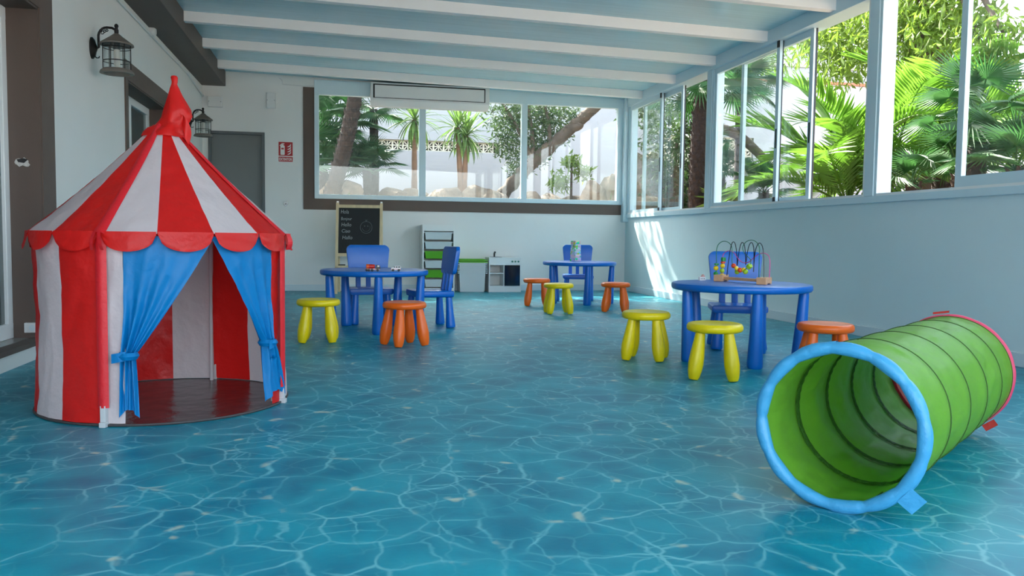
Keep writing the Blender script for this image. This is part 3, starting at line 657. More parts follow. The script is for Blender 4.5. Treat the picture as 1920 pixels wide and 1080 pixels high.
for wd, (u, z), wid, sz in (('Hola', (.045, 1.03), .10, .075), ('Bonjour', (.05, .945), .135, .06), ('Hello', (.055, .865), .125, .07), ('Ciao', (.06, .785), .105, .065), ('Hallo', (.07, .70), .125, .068)):
    text_mesh(wd, sz, 'chalk', bd, T(*ez(u, z, -.0035)) @ Matrix.Rotation(-tilt, 4, 'X') @ XZ, bold=-.0008, shear=.12, width=wid)
def chalk_ring(cx, cz, r, w, m, a0=0, a1=2*PI, name='chalk_drawing'):
    n = 28; P = [(cx+r*math.cos(lerp(a0, a1, i/n)), cz+r*1.02*math.sin(lerp(a0, a1, i/n))) for i in range(n+1)]
    MB().tube([ez(x, z, -.003) for x, z in P], w, 4).build(name, m, bd)
chalk_ring(.37, .855, .075, .0022, 'chalk_faint'); chalk_ring(.37, .855, .05, .0014, 'chalk_faint', PI*1.05, PI*2.1)
for dx in (-.02, .02): chalk_ring(.37+dx, .872, .006, .0015, 'chalk_faint')
for a in (-.5, 0, .5): MB().tube([ez(.37, .932, -.003), ez(.37+.03*math.sin(a), .932+.025*math.cos(a), -.003)], .0016, 4).build('chalk_drawing', 'chalk_faint', bd)
er = es.matrix_basis @ Vector((.07, .03, .3455)); tag(MB().box(-.045, .045, -.022, .022, 0, .032).build('chalk_eraser', 'rubber_black', loc=er, bevel=.004), 'small black eraser lying on the easel tray', 'eraser')

# ------------------------------------------------------------------ storage along the back wall
def span(x0, x1, ytop, Y): a = bp(x0, ytop, Y); b = bp(x1, ytop, Y); return a.x, b.x, a.z
YS = YB-.018-.31
x0, x1, zt = span(792.5, 853, 421, YS)
rk = thing('storage_rack', 'tall white storage rack with clear and green plastic trays', 'rack', ((x0+x1)/2, YS, 0)); w = (x1-x0)/2; h = zt
for s_ in (-1, 1): MB().box(min(s_*w, s_*(w-.018)), max(s_*w, s_*(w-.018)), 0, .30, 0, h).build('side_panel', 'rack_white', rk)
MB().box(-w+.018, w-.018, .002, .30, h-.085, h-.002).build('top_panel', 'rack_white', rk); MB().box(-w+.018, w-.018, .002, .30, 0, .055).build('plinth', 'rack_white', rk); MB().box(-w+.018, w-.018, .29, .299, .055, h-.085).build('rear_panel', 'rack_white', rk)
def tray_mesh(W, D, Hh, m):
    a = W; b = W-.014; t = .004; mb = MB()
    vs = [(-b, .012, 0), (b, .012, 0), (b, D-.01, 0), (-b, D-.01, 0), (-a, 0, Hh), (a, 0, Hh), (a, D, Hh), (-a, D, Hh)]
    fs = [(0, 3, 2, 1), (0, 1, 5, 4), (1, 2, 6, 5), (2, 3, 7, 6), (3, 0, 4, 7)]; mb.add(vs, fs)
    vi = [(x*(1-t/a), y+(t if y < D/2 else -t), z+(t if z == 0 else 0)) for x, y, z in vs]; mb.add(vi, [f[::-1] for f in fs])
    mb.add([vs[4], vs[5], vs[6], vs[7], vi[4], vi[5], vi[6], vi[7]], [(0, 1, 5, 4), (1, 2, 6, 5), (2, 3, 7, 6), (3, 0, 4, 7)])
    return mb.mesh('tray', m)
W = w-.034; TM = {'c': tray_mesh(W, .275, .098, 'tray_clear'), 'g': tray_mesh(W, .275, .098, 'tray_green')}
pitch = (h-.085-.055)/6
for i, c in enumerate('ccgcgc'):
    z = h-.085-pitch*(i+1)+.014; t = inst('tray', TM[c], rk, (0, .008, z)); t['label'] = 'clear plastic tray' if c == 'c' else 'bright green plastic tray'
    MB().box(-W-.012, W+.012, -.004, .012, .094, .101).build('rim', 'tray_clear' if c == 'c' else 'tray_green', t)
    for s_ in (-1, 1): MB().box(s_*(W+.006)-.010, s_*(W+.006)+.010, .01, .28, z+.088, z+.092).build('tray_runner', 'rack_white', rk)
# nested bins
x0, x1, _ = span(858, 914, 500, YS); bc = (x0+x1)/2; bwid = (x1-x0)/2
bin_me = tray_mesh(bwid-.026, .29, .26, 'tray_clear'); NB = 7
ords = ['lowest', 'second lowest', 'third from the bottom', 'middle', 'third from the top', 'second highest clear', 'topmost clear']
for i in range(NB):
    t = thing('storage_bin', 'clear white plastic bin, %s of the nested stack by the toy kitchen' % ords[i], 'bin', (bc, YS, .002+i*.0225), 0, 'nested bins beside the storage rack'); inst('bin_body', bin_me, t)
    MB().box(-bwid, bwid, -.014, .004, .252, .262).box(-bwid, bwid, .288, .30, .252, .262).box(-bwid, -bwid+.018, .004, .288, .252, .262).box(bwid-.018, bwid, .004, .288, .252, .262).build('rim', 'tray_clear', t)
zb = .002+(NB-1)*.0225+.263
for i in range(2):
    t = thing('bin_lid', ['lower bright green lid on top of the nested bins', 'upper bright green lid on top of the nested bins'][i], 'lid', (bc, YS, zb+i*.025), 0, 'green lids on the nested bins'); MB().prism(rrect(-bwid-.004, bwid+.004, 0, .014, .005, 2), -.01, .30).build('lid_panel', 'tray_green', t)
    MB().box(-bwid+.03, bwid-.03, .02, .27, .014, .024).build('raised_panel', 'tray_green', t, bevel=.003)
# toy kitchen
x0, x1, zt = span(917, 977.5, 482.5, YS); w = (x1-x0)/2; h = zt
kt = thing('toy_kitchen', 'small white toy kitchen with black oven door and sink tap', 'toy kitchen', ((x0+x1)/2, YS, 0))
for s_ in (-1, 1): MB().box(min(s_*w, s_*(w-.016)), max(s_*w, s_*(w-.016)), 0, .29, 0, h-.012).build('side_panel', 'rack_white', kt)
MB().box(-w-.004, w+.004, -.006, .295, h-.012, h).build('worktop', 'rack_white', kt, bevel=.002); MB().box(-w+.016, w-.016, .002, .02, h-.105, h-.012).build('control_panel', 'rack_white', kt)
MB().box(-w+.016, w-.016, .002, .28, .0, .085).build('plinth', 'rack_white', kt); MB().box(-w+.016, w-.016, .27, .282, .085, h-.012).build('rear_panel', 'rack_white', kt)
MB().box(-.022, -.008, .004, .27, .085, h-.105).build('divider', 'rack_white', kt); MB().box(-w+.016, -.022, .01, .27, .25, .262).build('shelf', 'rack_white', kt)
od = MB().box(-.006, w-.018, -.012, .006, .088, h-.108).build('oven_door', 'oven_black', kt, bevel=.003)
for x in (w-.125, w-.082, w-.040): MB().lathe([(.0125, 0), (.0125, .012), (.010, .016)], 16, T(x, .002, h-.055) @ Matrix.Rotation(PI/2, 4, 'X')).build('knob', 'knob_green', kt, smooth=True)
MB().tube([(-w+.11, .20, h), (-w+.11, .20, h+.05), (-w+.11, .185, h+.068), (-w+.11, .15, h+.07), (-w+.11, .145, h+.055)], .011, 10).build('tap', 'metal_dark', kt, smooth=True)
MB().lathe([(.085, h+.0005), (.088, h+.005), (.08, h+.006), (.07, h+.002), (.01, h+.001)], 28, T(-w+.115, .11, 0)).build('sink', 'steel', kt, smooth=True)

# ------------------------------------------------------------------ toys on the tables
TZ = .4812
def wheel(mb, x, y, r, w): mb.lathe([(r*.8, 0), (r, w*.15), (r, w*.85), (r*.8, w)], 14, T(x, y-w/2, r) @ Matrix.Rotation(-PI/2, 4, 'X'))
def vehicle(px_, py_, rz, name, label): k = pix(px_, py_, 2, TZ); return thing(name, label, 'toy', (k.x, k.y, TZ), math.radians(rz))
tk = vehicle(698.5, 508.5, -4, 'toy_truck', 'small red and orange toy tanker truck on the blue table')
MB().box(-.055, .055, -.014, .014, .010, .020).build('chassis', 'toy_pink', tk, bevel=.002)
MB().lathe([(.010, -.040), (.015, -.036), (.0165, 0), (.015, .022), (.010, .026)], 16, T(-.008, 0, .036) @ Matrix.Rotation(PI/2, 4, 'Y')).build('tank', 'toy_red', tk, smooth=True)
MB().lathe([(.010, -.014), (.0172, -.010), (.0172, .006), (.010, .010)], 16, T(-.034, 0, .036) @ Matrix.Rotation(PI/2, 4, 'Y')).build('tank_end', 'toy_orange', tk, smooth=True)
cb = MB().prism([(.024, .018), (.056, .018), (.058, .032), (.050, .046), (.034, .048), (.024, .046)], -.015, .015).build('cab', 'toy_black', tk, bevel=.002); MB().box(.036, .050, -.0156, .0156, .034, .044).build('cab_window', 'steel', cb)
for x in (-.043, -.026, -.002, .038):
    for y in (-.013, .013): mb = MB(); wheel(mb, x, y, .0098, .006); mb.build('wheel', 'toy_black', tk, smooth=True)
vn = vehicle(742, 508.5, 3, 'toy_van', 'small white toy van with dark windows on the blue table')
MB().prism([(-.036, .009), (.036, .009), (.036, .034), (.032, .040), (-.010, .040), (-.026, .028), (-.036, .025)], -.014, .014).build('body', 'toy_white', vn, bevel=.002)
for a, b in ((-.020, -.006), (-.002, .012), (.016, .031)):
    for y in (-.0148, .0138): MB().prism([(a, .027), (b, .027), (b, .036), (a+(.007 if a < -.01 else 0), .036)], y, y+.001).build('side_window', 'toy_black', vn)
MB().box(-.037, .037, -.0150, .0150, .0145, .0180).build('stripe', 'toy_red', vn)
MB().add([(-.0275, -.012, .0285), (-.0275, .012, .0285), (-.0125, .012, .0395), (-.0125, -.012, .0395)], [(0, 1, 2, 3)]).build('windscreen', 'toy_black', vn)
for x in (-.022, .022):
    for y in (-.013, .013): mb = MB(); wheel(mb, x, y, .0092, .006); mb.build('wheel', 'toy_black', vn, smooth=True)
# stacked picture blocks
def picture_mat(name, seed, tint):
    m = mat(name, rgb(232, 228, 236), .5); nt = m.node_tree; N = nt.nodes; L = nt.links; b = N['Principled BSDF']; tc = N['Texture Coordinate']
    v = N.new('ShaderNodeTexVoronoi'); v.inputs['Scale'].default_value = 34; mp = N.new('ShaderNodeMapping'); mp.inputs['Location'].default_value = (seed, seed*1.7, seed*.6); L.new(tc.outputs['Object'], mp.inputs[0]); L.new(mp.outputs[0], v.inputs['Vector'])
    hs = N.new('ShaderNodeHueSaturation'); hs.inputs['Saturation'].default_value = 1.1; hs.inputs['Value'].default_value = .9; L.new(v.outputs['Color'], hs.inputs['Color'])
    sx = N.new('ShaderNodeSeparateColor'); L.new(v.outputs['Color'], sx.inputs[0]); cmp = N.new('ShaderNodeMath'); cmp.operation = 'GREATER_THAN'; cmp.inputs[1].default_value = .62; L.new(sx.outputs[1], cmp.inputs[0])
    mx = N.new('ShaderNodeMix'); mx.data_type = 'RGBA'; L.new(cmp.outputs[0], mx.inputs['Factor'])
    ia, ib = [q for q in mx.inputs if q.type == 'RGBA'][:2]; ia.default_value = (*tint, 1); L.new(hs.outputs[0], ib); L.new([q for q in mx.outputs if q.type == 'RGBA'][0], b.inputs['Base Color'])
tb = pix(1079, 494, 1, 9.13); bh = .0395
for i in range(6):
    picture_mat('block_print_%d' % i, i*3.3+1, rgb(*[(205, 200, 238), (238, 214, 220), (196, 220, 228), (228, 226, 240), (196, 204, 232), (226, 190, 190)][i]))
    bw_ = .045-.0009*i
    t = thing('picture_block', 'patterned picture block, %s in the tower on the back table' % ['lowest', 'second from the bottom', 'third from the bottom', 'third from the top', 'second from the top', 'topmost'][i], 'toy block', (tb.x+.002*math.sin(i*2.1), tb.y, TZ+i*bh), math.radians(24+3*math.sin(i*1.7)), 'picture blocks stacked in a tower')
    MB().box(-bw_, bw_, -bw_, bw_, 0, bh-.0006).build('box_shell', 'block_print_%d' % i, t, bevel=.0015); MB().box(-bw_+.004, bw_-.004, -bw_-.0006, -bw_+.001, .010, .013).build('printed_line', ['toy_red', 'toy_black', 'wire_green', 'wire_black', 'toy_red', 'toy_black'][i], t)
# little house at the rim of the near table
k = pix(1316, 525.5, 2, TZ); th_ = thing('toy_house', 'tiny white toy house at the rim of the bead maze table', 'toy', (k.x, k.y, TZ), .2); th_.scale = (.5, .5, .5)
MB().box(-.045, .045, -.02, .02, 0, .045).build('walls', 'toy_white', th_, bevel=.002); MB().prism([(-.012, .045), (.04, .045), (.014, .078)], -.018, .018).build('roof', 'toy_pink', th_)
for x in (-.03, -.008, .016): MB().box(x, x+.01, -.0208, -.0195, .012, .032).build('window', 'steel', th_)
# bead maze
A = pix(1352, 527, 2, TZ); B_ = pix(1432.5, 533, 2, TZ); U = (B_-A); LB = U.length; U.normalize(); V = Vector((-U.y, U.x, 0)); ANG = math.atan2(U.y, U.x)
bz = thing('bead_maze', 'wooden bead maze with black, green and pink wires and painted beads', 'toy', (A.x, A.y, TZ), ANG)
def mz(x, y, dv=0):
    """pixel of the maze (photo) -> local point on the vertical plane through its base, moved dv to the back"""
    d = fw + rt*((x-960)/F) - up*((y-540)/F); o = A+V*dv; t = (o-EYE).dot(V)/d.dot(V); p = EYE+d*t-A; return Vector((p.dot(U), p.dot(V), p.z))
def mc(x, y, dv=0): return mz(1300+x/9, 440+y/9, dv)     # coordinates of a 9x enlargement
endb = MB().box(-.035, .035, -.055, .055, .004, .042)
for xx in (0, LB): 
    MB().prism([(-.055, 0), (-.03, 0), (-.02, .006), (.02, .006), (.03, 0), (.055, 0), (.055, .042), (-.055, .042)], -.030, .030, T(xx, 0, 0) @ Matrix.Rotation(PI/2+(.45), 4, 'Z')).build('end_block', 'beech', bz, bevel=.003)
MB().box(.02, LB-.02, -.014, .014, .012, .030).build('base_bar', 'beech', bz, bevel=.003)
def smooth_path(P, n=6):
    out = []; P = [Vector(p) for p in P]
    for i in range(len(P)-1):
        p0 = P[max(0, i-1)]; p1 = P[i]; p2 = P[i+1]; p3 = P[min(len(P)-1, i+2)]
        for k in range(n):
            t = k/n; out.append(.5*((2*p1)+(p2-p0)*t+(2*p0-5*p1+4*p2-p3)*t*t+(3*p1-p0-3*p2+p3)*t*t*t))
    return out+[P[-1]]
blk = [mc(565, 690, -.02), mc(590, 480, -.02), mc(620, 270, -.02), mc(650, 150, -.02), mc(685, 122, -.01), mc(715, 190, 0), mc(735, 360, .02), mc(740, 520, .02), mc(755, 400, .02), mc(780, 240, 0), mc(810, 145, -.01), mc(840, 138, -.01), mc(868, 210, 0), mc(882, 400, .02), mc(885, 510, .02), mc(905, 340, .02),
       mc(935, 200, 0), mc(968, 138, -.01), mc(1000, 150, -.01), mc(1022, 260, 0), mc(1022, 450, .02), mc(1015, 630, .02), mc(1030, 400, .02), mc(1050, 260, 0), mc(1090, 160, -.01), mc(1130, 145, -.01), mc(1165, 200, -.02), mc(1185, 330, -.02), mc(1190, 560, -.02), mc(1190, 735, -.02)]
grn = [mc(388, 690, .0), mc(390, 480, 0), mc(390, 280, 0), mc(420, 170, .01), mc(500, 112, .02), mc(590, 130, .02), mc(645, 200, .02), mc(655, 330, .02), mc(655, 480, .01), mc(700, 570, .0), mc(790, 600, 0), mc(880, 580, 0), mc(960, 500, 0), mc(965, 420, .01), mc(900, 350, .02), mc(845, 280, .03), mc(840, 190, .03), mc(900, 115, .03), mc(990, 92, .03), mc(1070, 130, .02), mc(1115, 220, .02), mc(1112, 400, .01), mc(1105, 735, .0)]
pnk = [mc(485, 690, .03), mc(490, 480, .03), mc(500, 350, .03), mc(550, 290, .03), mc(620, 275, .03), mc(690, 310, .02), mc(740, 380, .02), mc(800, 450, .02), mc(870, 475, .02), mc(950, 455, .02), mc(1010, 400, .02), mc(1080, 345, .02), mc(1160, 312, .02), mc(1230, 325, .02), mc(1280, 380, .02), mc(1293, 500, .02), mc(1280, 735, .02)]
for nm, P in (('wire_black', blk), ('wire_green', grn), ('wire_pink', pnk)):
    P = [Vector((p.x, p.y, max(p.z, .036))) for p in P]; MB().tube(smooth_path(P), .0026, 6).build('wire', nm, bz, smooth=True, label={'wire_black': 'black wire', 'wire_green': 'green wire', 'wire_pink': 'pink wire'}[nm])
def bead(x, y, r, m, dv=0, kind='ball', rot=0):
    p = mc(x, y, dv); R = r/9*4.65/F
    if kind == 'ball': pr = [(R*math.sin(a), -R*math.cos(a)) for a in [.25+i*(PI-.5)/10 for i in range(11)]]
    elif kind == 'disc': pr = [(R*.8, -R*.42), (R, -R*.3), (R, R*.3), (R*.8, R*.42)]
    else: pr = [(R*.85, -R*.8), (R, -R*.65), (R, R*.65), (R*.85, R*.8)]
    MB().lathe(pr, 18, T(*p) @ Matrix.Rotation(rot, 4, 'Y')).build('bead', m, bz, smooth=True)
for b in ((378, 660, 46, 'bead_green'), (382, 565, 48, 'bead_yellow'), (390, 500, 44, 'bead_green', 0, 'disc'), (485, 672, 42, 'bead_yellow', .03, 'disc'), (485, 608, 46, 'bead_lime', .03), (493, 525, 46, 'bead_yellow', .03), (500, 468, 44, 'bead_red', .03, 'disc'), (507, 415, 46, 'bead_green', .03, 'cube'),
          (680, 525, 46, 'bead_red'), (730, 570, 44, 'bead_yellow', 0, 'disc', 1.2), (738, 630, 46, 'bead_lime', .01), (790, 598, 48, 'bead_red', -.01), (850, 595, 44, 'bead_yellow', 0, 'disc', 1.5), (880, 625, 48, 'bead_lime'), (945, 535, 50, 'bead_lime', 0, 'cube', .9)):
    bead(*b)

# ------------------------------------------------------------------ garden
GZ = 1.0; GY = 16.5
gr = MB().grid(lambda u, v: (lerp(-9, 22, u), lerp(YB+.2, GY+.1, v), GZ-.15+.28*v+.12*noise.noise(Vector((u*14, v*4, 0)))), 60, 14)
gr.grid(lambda u, v: (lerp(XR+.16, 22, u), lerp(-14, YB+.2, v), GZ-.15+.15*u+.10*noise.noise(Vector((u*10, v*14, 5)))), 30, 40)
struct('ground', gr, 'soil', 'dry garden soil outside the windows', smooth=True)
struct('terrace', MB().box(-9, XR+.16, -16, YF, -.1, -.02), 'terrace_bounce', 'unseen pale terrace added behind the open end of the room to bounce daylight in')  # out of view; pale paving added to reflect sunlight into the room
# white boundary wall with bands of pierced concrete blocks
gw = sempty('garden_wall', (0, GY, 0), 'tall white rendered boundary wall behind the garden')
BX0, BX1, BZ0, BZ1 = .62, 3.2, 2.46, 2.67; CX0, CX1, CZ0, CZ1 = 6.75, 8.85, 2.20, 2.98; TOP = 4.22
for (x0, x1, z0, z1) in ((-9, 14.5, .6, CZ0), (-9, 14.5, CZ1, TOP), (-9, BX0, CZ0, CZ1), (BX0, BX1, CZ0, BZ0), (BX0, BX1, BZ1, CZ1), (BX1, CX0, CZ0, CZ1), (CX1, 14.5, CZ0, CZ1)):
    MB().box(x0, x1, 0, .22, z0, z1).build('wall_section', 'garden_wall', gw)
MB().box(BX0-.1, CX1+.1, .26, .30, CZ0-.1, CZ1+.1).build('hole_shade_sheet', 'gap_shade', gw)  # dark sheet added behind the pierced blocks so their holes look shaded
n = 60
for i in range(n): MB().box(-9+i*.39, -9+i*.39+.38, -.05, .27, TOP, TOP+.06).build('coping_tile', 'terracotta', gw)
def breeze_mesh(b):
    mb = MB(); t = b*.09; h = b/2
    mb.box(-h, h, 0, .09, -h, -h+t).box(-h, h, 0, .09, h-t, h).box(-h, -h+t, 0, .09, -h+t, h-t).box(h-t, h, 0, .09, -h+t, h-t)
    for k in range(8):
        a = k*PI/4; L_ = h*.95 if k % 2 == 0 else h*1.28; w = b*.045
        d = Vector((math.cos(a), 0, math.sin(a))); nn = Vector((-d.z, 0, d.x)); p0 = nn*w*.35; p1 = d*L_*.55+nn*w*1.35; p2 = d*L_+nn*w*.5
        q0, q1, q2 = -p0, d*L_*.55-nn*w*1.35, d*L_-nn*w*.5; Y = Vector((0, .08, 0)); f = Vector((0, .008, 0))
        mb.add([p0+f, p1+f, p2+f, q2+f, q1+f, q0+f, p0+Y, p1+Y, p2+Y, q2+Y, q1+Y, q0+Y], [(0, 1, 2, 3, 4, 5), (11, 10, 9, 8, 7, 6)]+[(i, i+6, (i+1) % 6+6, (i+1) % 6) for i in range(6)])
    return mb.mesh('breeze_block', 'breeze')
b1 = .205; bm1 = breeze_mesh(b1)
for i in range(int((BX1-BX0)/b1)): inst('breeze_block', bm1, gw, (BX0+b1*(i+.5), .06, (BZ0+BZ1)/2))
b2 = .26; bm2 = breeze_mesh(b2)
for i in range(8):
    for j in range(3): inst('breeze_block', bm2, gw, (CX0+b2*(i+.5)+.005, .06, CZ0+b2*(j+.5)))
gs = sempty('side_wall', (14.4, 0, 0), 'white side wall closing the garden on the right')
MB().box(0, .22, -14, GY, .6, 3.3).build('wall_section', 'garden_wall', gs); MB().box(-.05, .27, -14, GY, 3.3, 3.36).build('coping', 'terracotta', gs)
lw = thing('low_wall', 'low white garden wall with a rounded top beside the boundary wall', 'wall', (9.6, 13.2, GZ-.1), math.radians(-14))
MB().prism([(-1.9, 0), (3.2, 0), (3.2, 1.28), (-1.9, 1.28)], 0, .3).build('render', 'garden_wall', lw); MB().lathe([(.19, -1.95), (.19, 3.25)], 20, T(0, .15, 1.30) @ Matrix.Rotation(PI/2, 4, 'Y')).build('rounded_top', 'garden_wall', lw, smooth=True)
def house(): 
    t = thing('neighbour_house', 'pale neighbouring house rising behind the boundary wall', 'house', (13, 24, 0)); MB().box(-7, 7, 0, 6, 0, 8.2).build('walls', 'garden_wall', t); MB().box(-7.3, 7.3, -.3, 6.3, 8.2, 8.45).build('roof_slab', 'terracotta', t)
    for z in (5.0, 6.3, 7.4): MB().box(-7.05, 7.05, -.06, 0, z, z+.10).build('string_course', 'breeze', t)
house()
R_ = random.Random(11)
ORD = 'first second third fourth fifth sixth seventh eighth ninth tenth eleventh twelfth thirteenth fourteenth fifteenth sixteenth seventeenth'.split()
def rock(x, y, z, sx, sy, sz, label, seed):
    bm = bmesh.new(); bmesh.ops.create_icosphere(bm, subdivisions=3, radius=1)
    for v in bm.verts:
        k = 1+.30*noise.noise(v.co*1.4+Vector((seed*3.1, 0, 0)))+.12*noise.noise(v.co*4+Vector((0, seed, 0))); v.co = Vector((v.co.x*sx*k, v.co.y*sy*k, v.co.z*sz*k))
    me = bpy.data.meshes.new('rock'); bm.to_mesh(me); bm.free(); me.materials.append(MATS['rock']); me.shade_smooth(); me.set_sharp_from_angle(angle=math.radians(32))
    o = bpy.data.objects.new('rock', me); C.objects.link(o); o.location = (x, y, z); o.rotation_euler = (0, 0, R_.uniform(0, 6)); return tag(o, label, 'rock', 'rocks of the garden bank')
for i in range(17):
    f = i/16; rock(lerp(-.9, 6.2, f)+R_.uniform(-.1, .1), 13.7+R_.uniform(-.3, .5), 1.12+.18*R_.random(), R_.uniform(.26, .42), R_.uniform(.25, .4), R_.uniform(.2, .42), '%s rock of the bank counting from the left of the back window' % ORD[i], i)
for i in range(6): rock(4.1+i*.34, 13.0+R_.uniform(-.1, .2), 1.28+.12*R_.random(), .24, .25, .40, '%s tall rock from the left under the leaning tree' % ORD[i], 30+i)
for i in range(7): rock(8.1+.35*i, 9.3-.6*i, 1.2, .34, .3, .32, '%s rock from the left among the palms at the near side window' % ORD[i], 50+i)

# --- plant builders
def feather_mesh(L_, n, ll, a0, droop, m, seed=0, vee=.5):
    rr = random.Random(seed); mb = MB(); pts = []; p = Vector((0, 0, 0)); N_ = 22
    for i in range(N_+1):
        t = i/N_; a = a0-droop*t*t; pts.append(p.copy()); p += Vector((math.cos(a), 0, math.sin(a)))*(L_/N_)
    mb.tube(pts, [.016*(1-.85*i/N_)*L_/1.6 for i in range(N_+1)], 4)
    for k in range(n):
        t = .14+.85*k/n; i = min(N_-1, int(t*N_)); f = t*N_-i; q = pts[i].lerp(pts[i+1], f); tg = (pts[i+1]-pts[i]).normalized(); nr = Vector((-tg.z, 0, tg.x))
        l = ll*(math.sin(PI*(.12+.80*(t-.1))))**.7*rr.uniform(.85, 1.08)
        for s_ in (-1, 1):
            d = (tg*(.55+.5*t)+Vector((0, s_, 0))*1.0+nr*vee*rr.uniform(.6, 1.2)).normalized(); w = d.cross(nr).normalized()*l*.05
            dr = Vector((0, 0, -.10*l)); mb.add([q, q+d*l*.45+w+nr*l*.01, q+d*l+dr, q+d*l*.45-w+nr*l*.01], [(0, 1, 2), (0, 2, 3)])
    return mb.mesh('frond', m)
def fan_mesh(pet, Rr, n, m, seed=0, spread=125, cup=.25):
    rr = random.Random(seed); mb = MB(); pts = [(pet*i/5, 0, .10*pet*math.sin(i/5*1.6)) for i in range(6)]; mb.tube(pts, .010, 4); c = Vector(pts[-1])
    for k in range(n):
        a = math.radians(lerp(-spread, spread, k/(n-1))); l = Rr*(.78+.22*math.cos(a*.6))*rr.uniform(.93, 1.05); da = math.radians(spread*2/(n-1))*.52
        def P(r, an, dz): return c+Vector((r*math.cos(an), r*math.sin(an), dz+cup*r*(.3+.5*math.sin(an)**2)-.35*r*r/Rr))
        mid = .40*l; mb.add([c, P(mid, a-da, -.015), P(mid, a, .014), P(mid, a+da, -.015), P(l, a+rr.uniform(-.02, .02), -.03*rr.random())], [(0, 1, 2), (0, 2, 3), (1, 4, 2), (2, 4, 3)])
    return mb.mesh('leaf', m)
def blade_mesh(L_, w, m, droop=.5):
    mb = MB(); vs = []; fs = []; N_ = 6
    for i in range(N_+1):
        t = i/N_; x = L_*t*(1-.10*droop*t); z = -L_*droop*.5*t*t; ww = w*(math.sin(PI*(.12+.88*t)))**.6 if t < 1 else 0; vs += [(x, -ww, z+.3*ww), (x, 0, z), (x, ww, z+.3*ww)]
    for i in range(N_):
        for j in (0, 1): fs.append((i*3+j, i*3+j+1, i*3+j+4, i*3+j+3))
    return mb.add(vs, fs).mesh('blade', m)
FEA = [feather_mesh(1.0, 32, .36, .35, 1.5, 'leaf_feather', 1, .3), feather_mesh(1.0, 30, .33, .3, 1.8, 'leaf_feather', 2, .25), feather_mesh(1.0, 34, .38, .4, 1.1, 'leaf_feather', 3, .3)]
FANM = [fan_mesh(.55, .55, 30, 'leaf_fan', 1), fan_mesh(.45, .60, 34, 'leaf_fan', 2, 135, .35), fan_mesh(.6, .5, 28, 'leaf_fan', 3, 115, .15)]
BLD = [blade_mesh(.62, .020, 'leaf_yucca', .25), blade_mesh(.58, .018, 'leaf_yucca', .7), blade_mesh(.5, .02, 'leaf_yucca', 1.1)]
def trunk(parent, pts, r, m, scales=0, n=12, rough=.12):
    pts = smooth_path(pts, 8); mb = MB(); N_ = len(pts); rad = [lerp(r[0], r[1], i/(N_-1))*(1+rough*.5*noise.noise(Vector((i*.9, r[0]*9, 2)))) for i in range(N_)]
    mb.tube(pts, rad, n); o = mb.build('trunk', m, parent, smooth=True, angle=180)
    if scales:
        sb = MB(); rr = random.Random(int(r[0]*1000))
        for k in range(scales):
            t = k/scales*(N_-1); i = min(N_-2, int(t)); p = pts[i].lerp(pts[i+1], t-i); ax = (pts[i+1]-pts[i]).normalized(); x = ax.cross(Vector((.3, 1, .1))).normalized(); y = ax.cross(x); a = k*2.4; d = x*math.cos(a)+y*math.sin(a); s_ = d.cross(ax); R0 = lerp(r[0], r[1], t/(N_-1)); w = R0*rr.uniform(.25, .4)
            q = p+d*R0*.9; sb.add([q-s_*w, q+s_*w, q+s_*w*.4+ax*R0*.75+d*R0*rr.uniform(.2, .45), q-s_*w*.4+ax*R0*.75+d*R0*rr.uniform(.2, .45)], [(0, 1, 2, 3)])
        so_ = sb.build('leaf_scars', m, o); so_['kind'] = 'stuff'
    return o
def crown(parent, c, meshes, n, sc, e0, e1, name, seed, az=None):
    rr = random.Random(seed)
    for k in range(n):
        a = k*2.39996+seed if az is None else math.radians(rr.uniform(*az)); el = lerp(e0, e1, (k+.5)/n)+rr.uniform(-.1, .1)
        inst(name, meshes[k % len(meshes)], parent, c, Euler((rr.uniform(-.35, .35), -el, a)), sc*rr.uniform(.85, 1.12))
def gp(x, y, Y): return pix(x, y, 1, Y)
def palm(name, label, base, top, r, leaves, n, sc, e0, e1, lname, seed, tm='palm_trunk', scales=120, bend=.12, group='palms in the garden', az=None):
    base = Vector(base); top = Vector(top); t = thing(name, label, 'palm', base, 0, group); d = top-base
    trunk(t, [(0, 0, 0), d*.35+Vector((bend*.5, 0, 0)), d*.7+Vector((bend*.5, 0, 0)), d], r, tm, scales); crown(t, d, leaves, n, sc, e0, e1, lname, seed, az); return t
def G_(v, z=GZ-.12): return (v.x, v.y, z)
# back window, left to right
p = gp(676, 120, 12.9); q = gp(610, 390, 12.9)
palm('fan_palm', 'thick leaning palm trunk outside the left pane of the back window', (q.x-.05, 12.9, GZ-.12), (p.x, 12.9, p.z+.1), (.13, .095), FANM, 16, 1.0, -.5, .9, 'leaf', 5, scales=260)
def bush_palm(px_, py_, Y, label, n, sc, e0, e1, seed, leaves=None, az=None, stem=.5):
    k = gp(px_, py_, Y); z0 = GZ-.12; t = thing('fan_palm', label, 'palm', (k.x, Y, z0), 0, 'palms in the garden'); h = max(.15, k.z-z0)
    trunk(t, [(0, 0, 0), (0.02, 0, h*.5), (0, 0, h)], (.09, .07), 'palm_trunk', 60); crown(t, Vector((0, 0, h)), leaves or FANM, n, sc, e0, e1, 'leaf', seed, az)
bush_palm(606, 320, 13.6, 'dense fan palm filling the left edge of the back window', 18, .85, -.2, 1.35, 2)
bush_palm(630, 240, 14.2, 'taller fan palm behind the leaning trunk outside the back window', 16, .88, -.5, 1.3, 9)
bush_palm(688, 320, 13.9, 'low fan palm right of the leaning trunk outside the back window', 15, .68, -.1, 1.3, 12)
bush_palm(700, 205, 14.4, 'fan palm with yellow green leaves beside the first mullion', 10, .75, -.6, .9, 15)
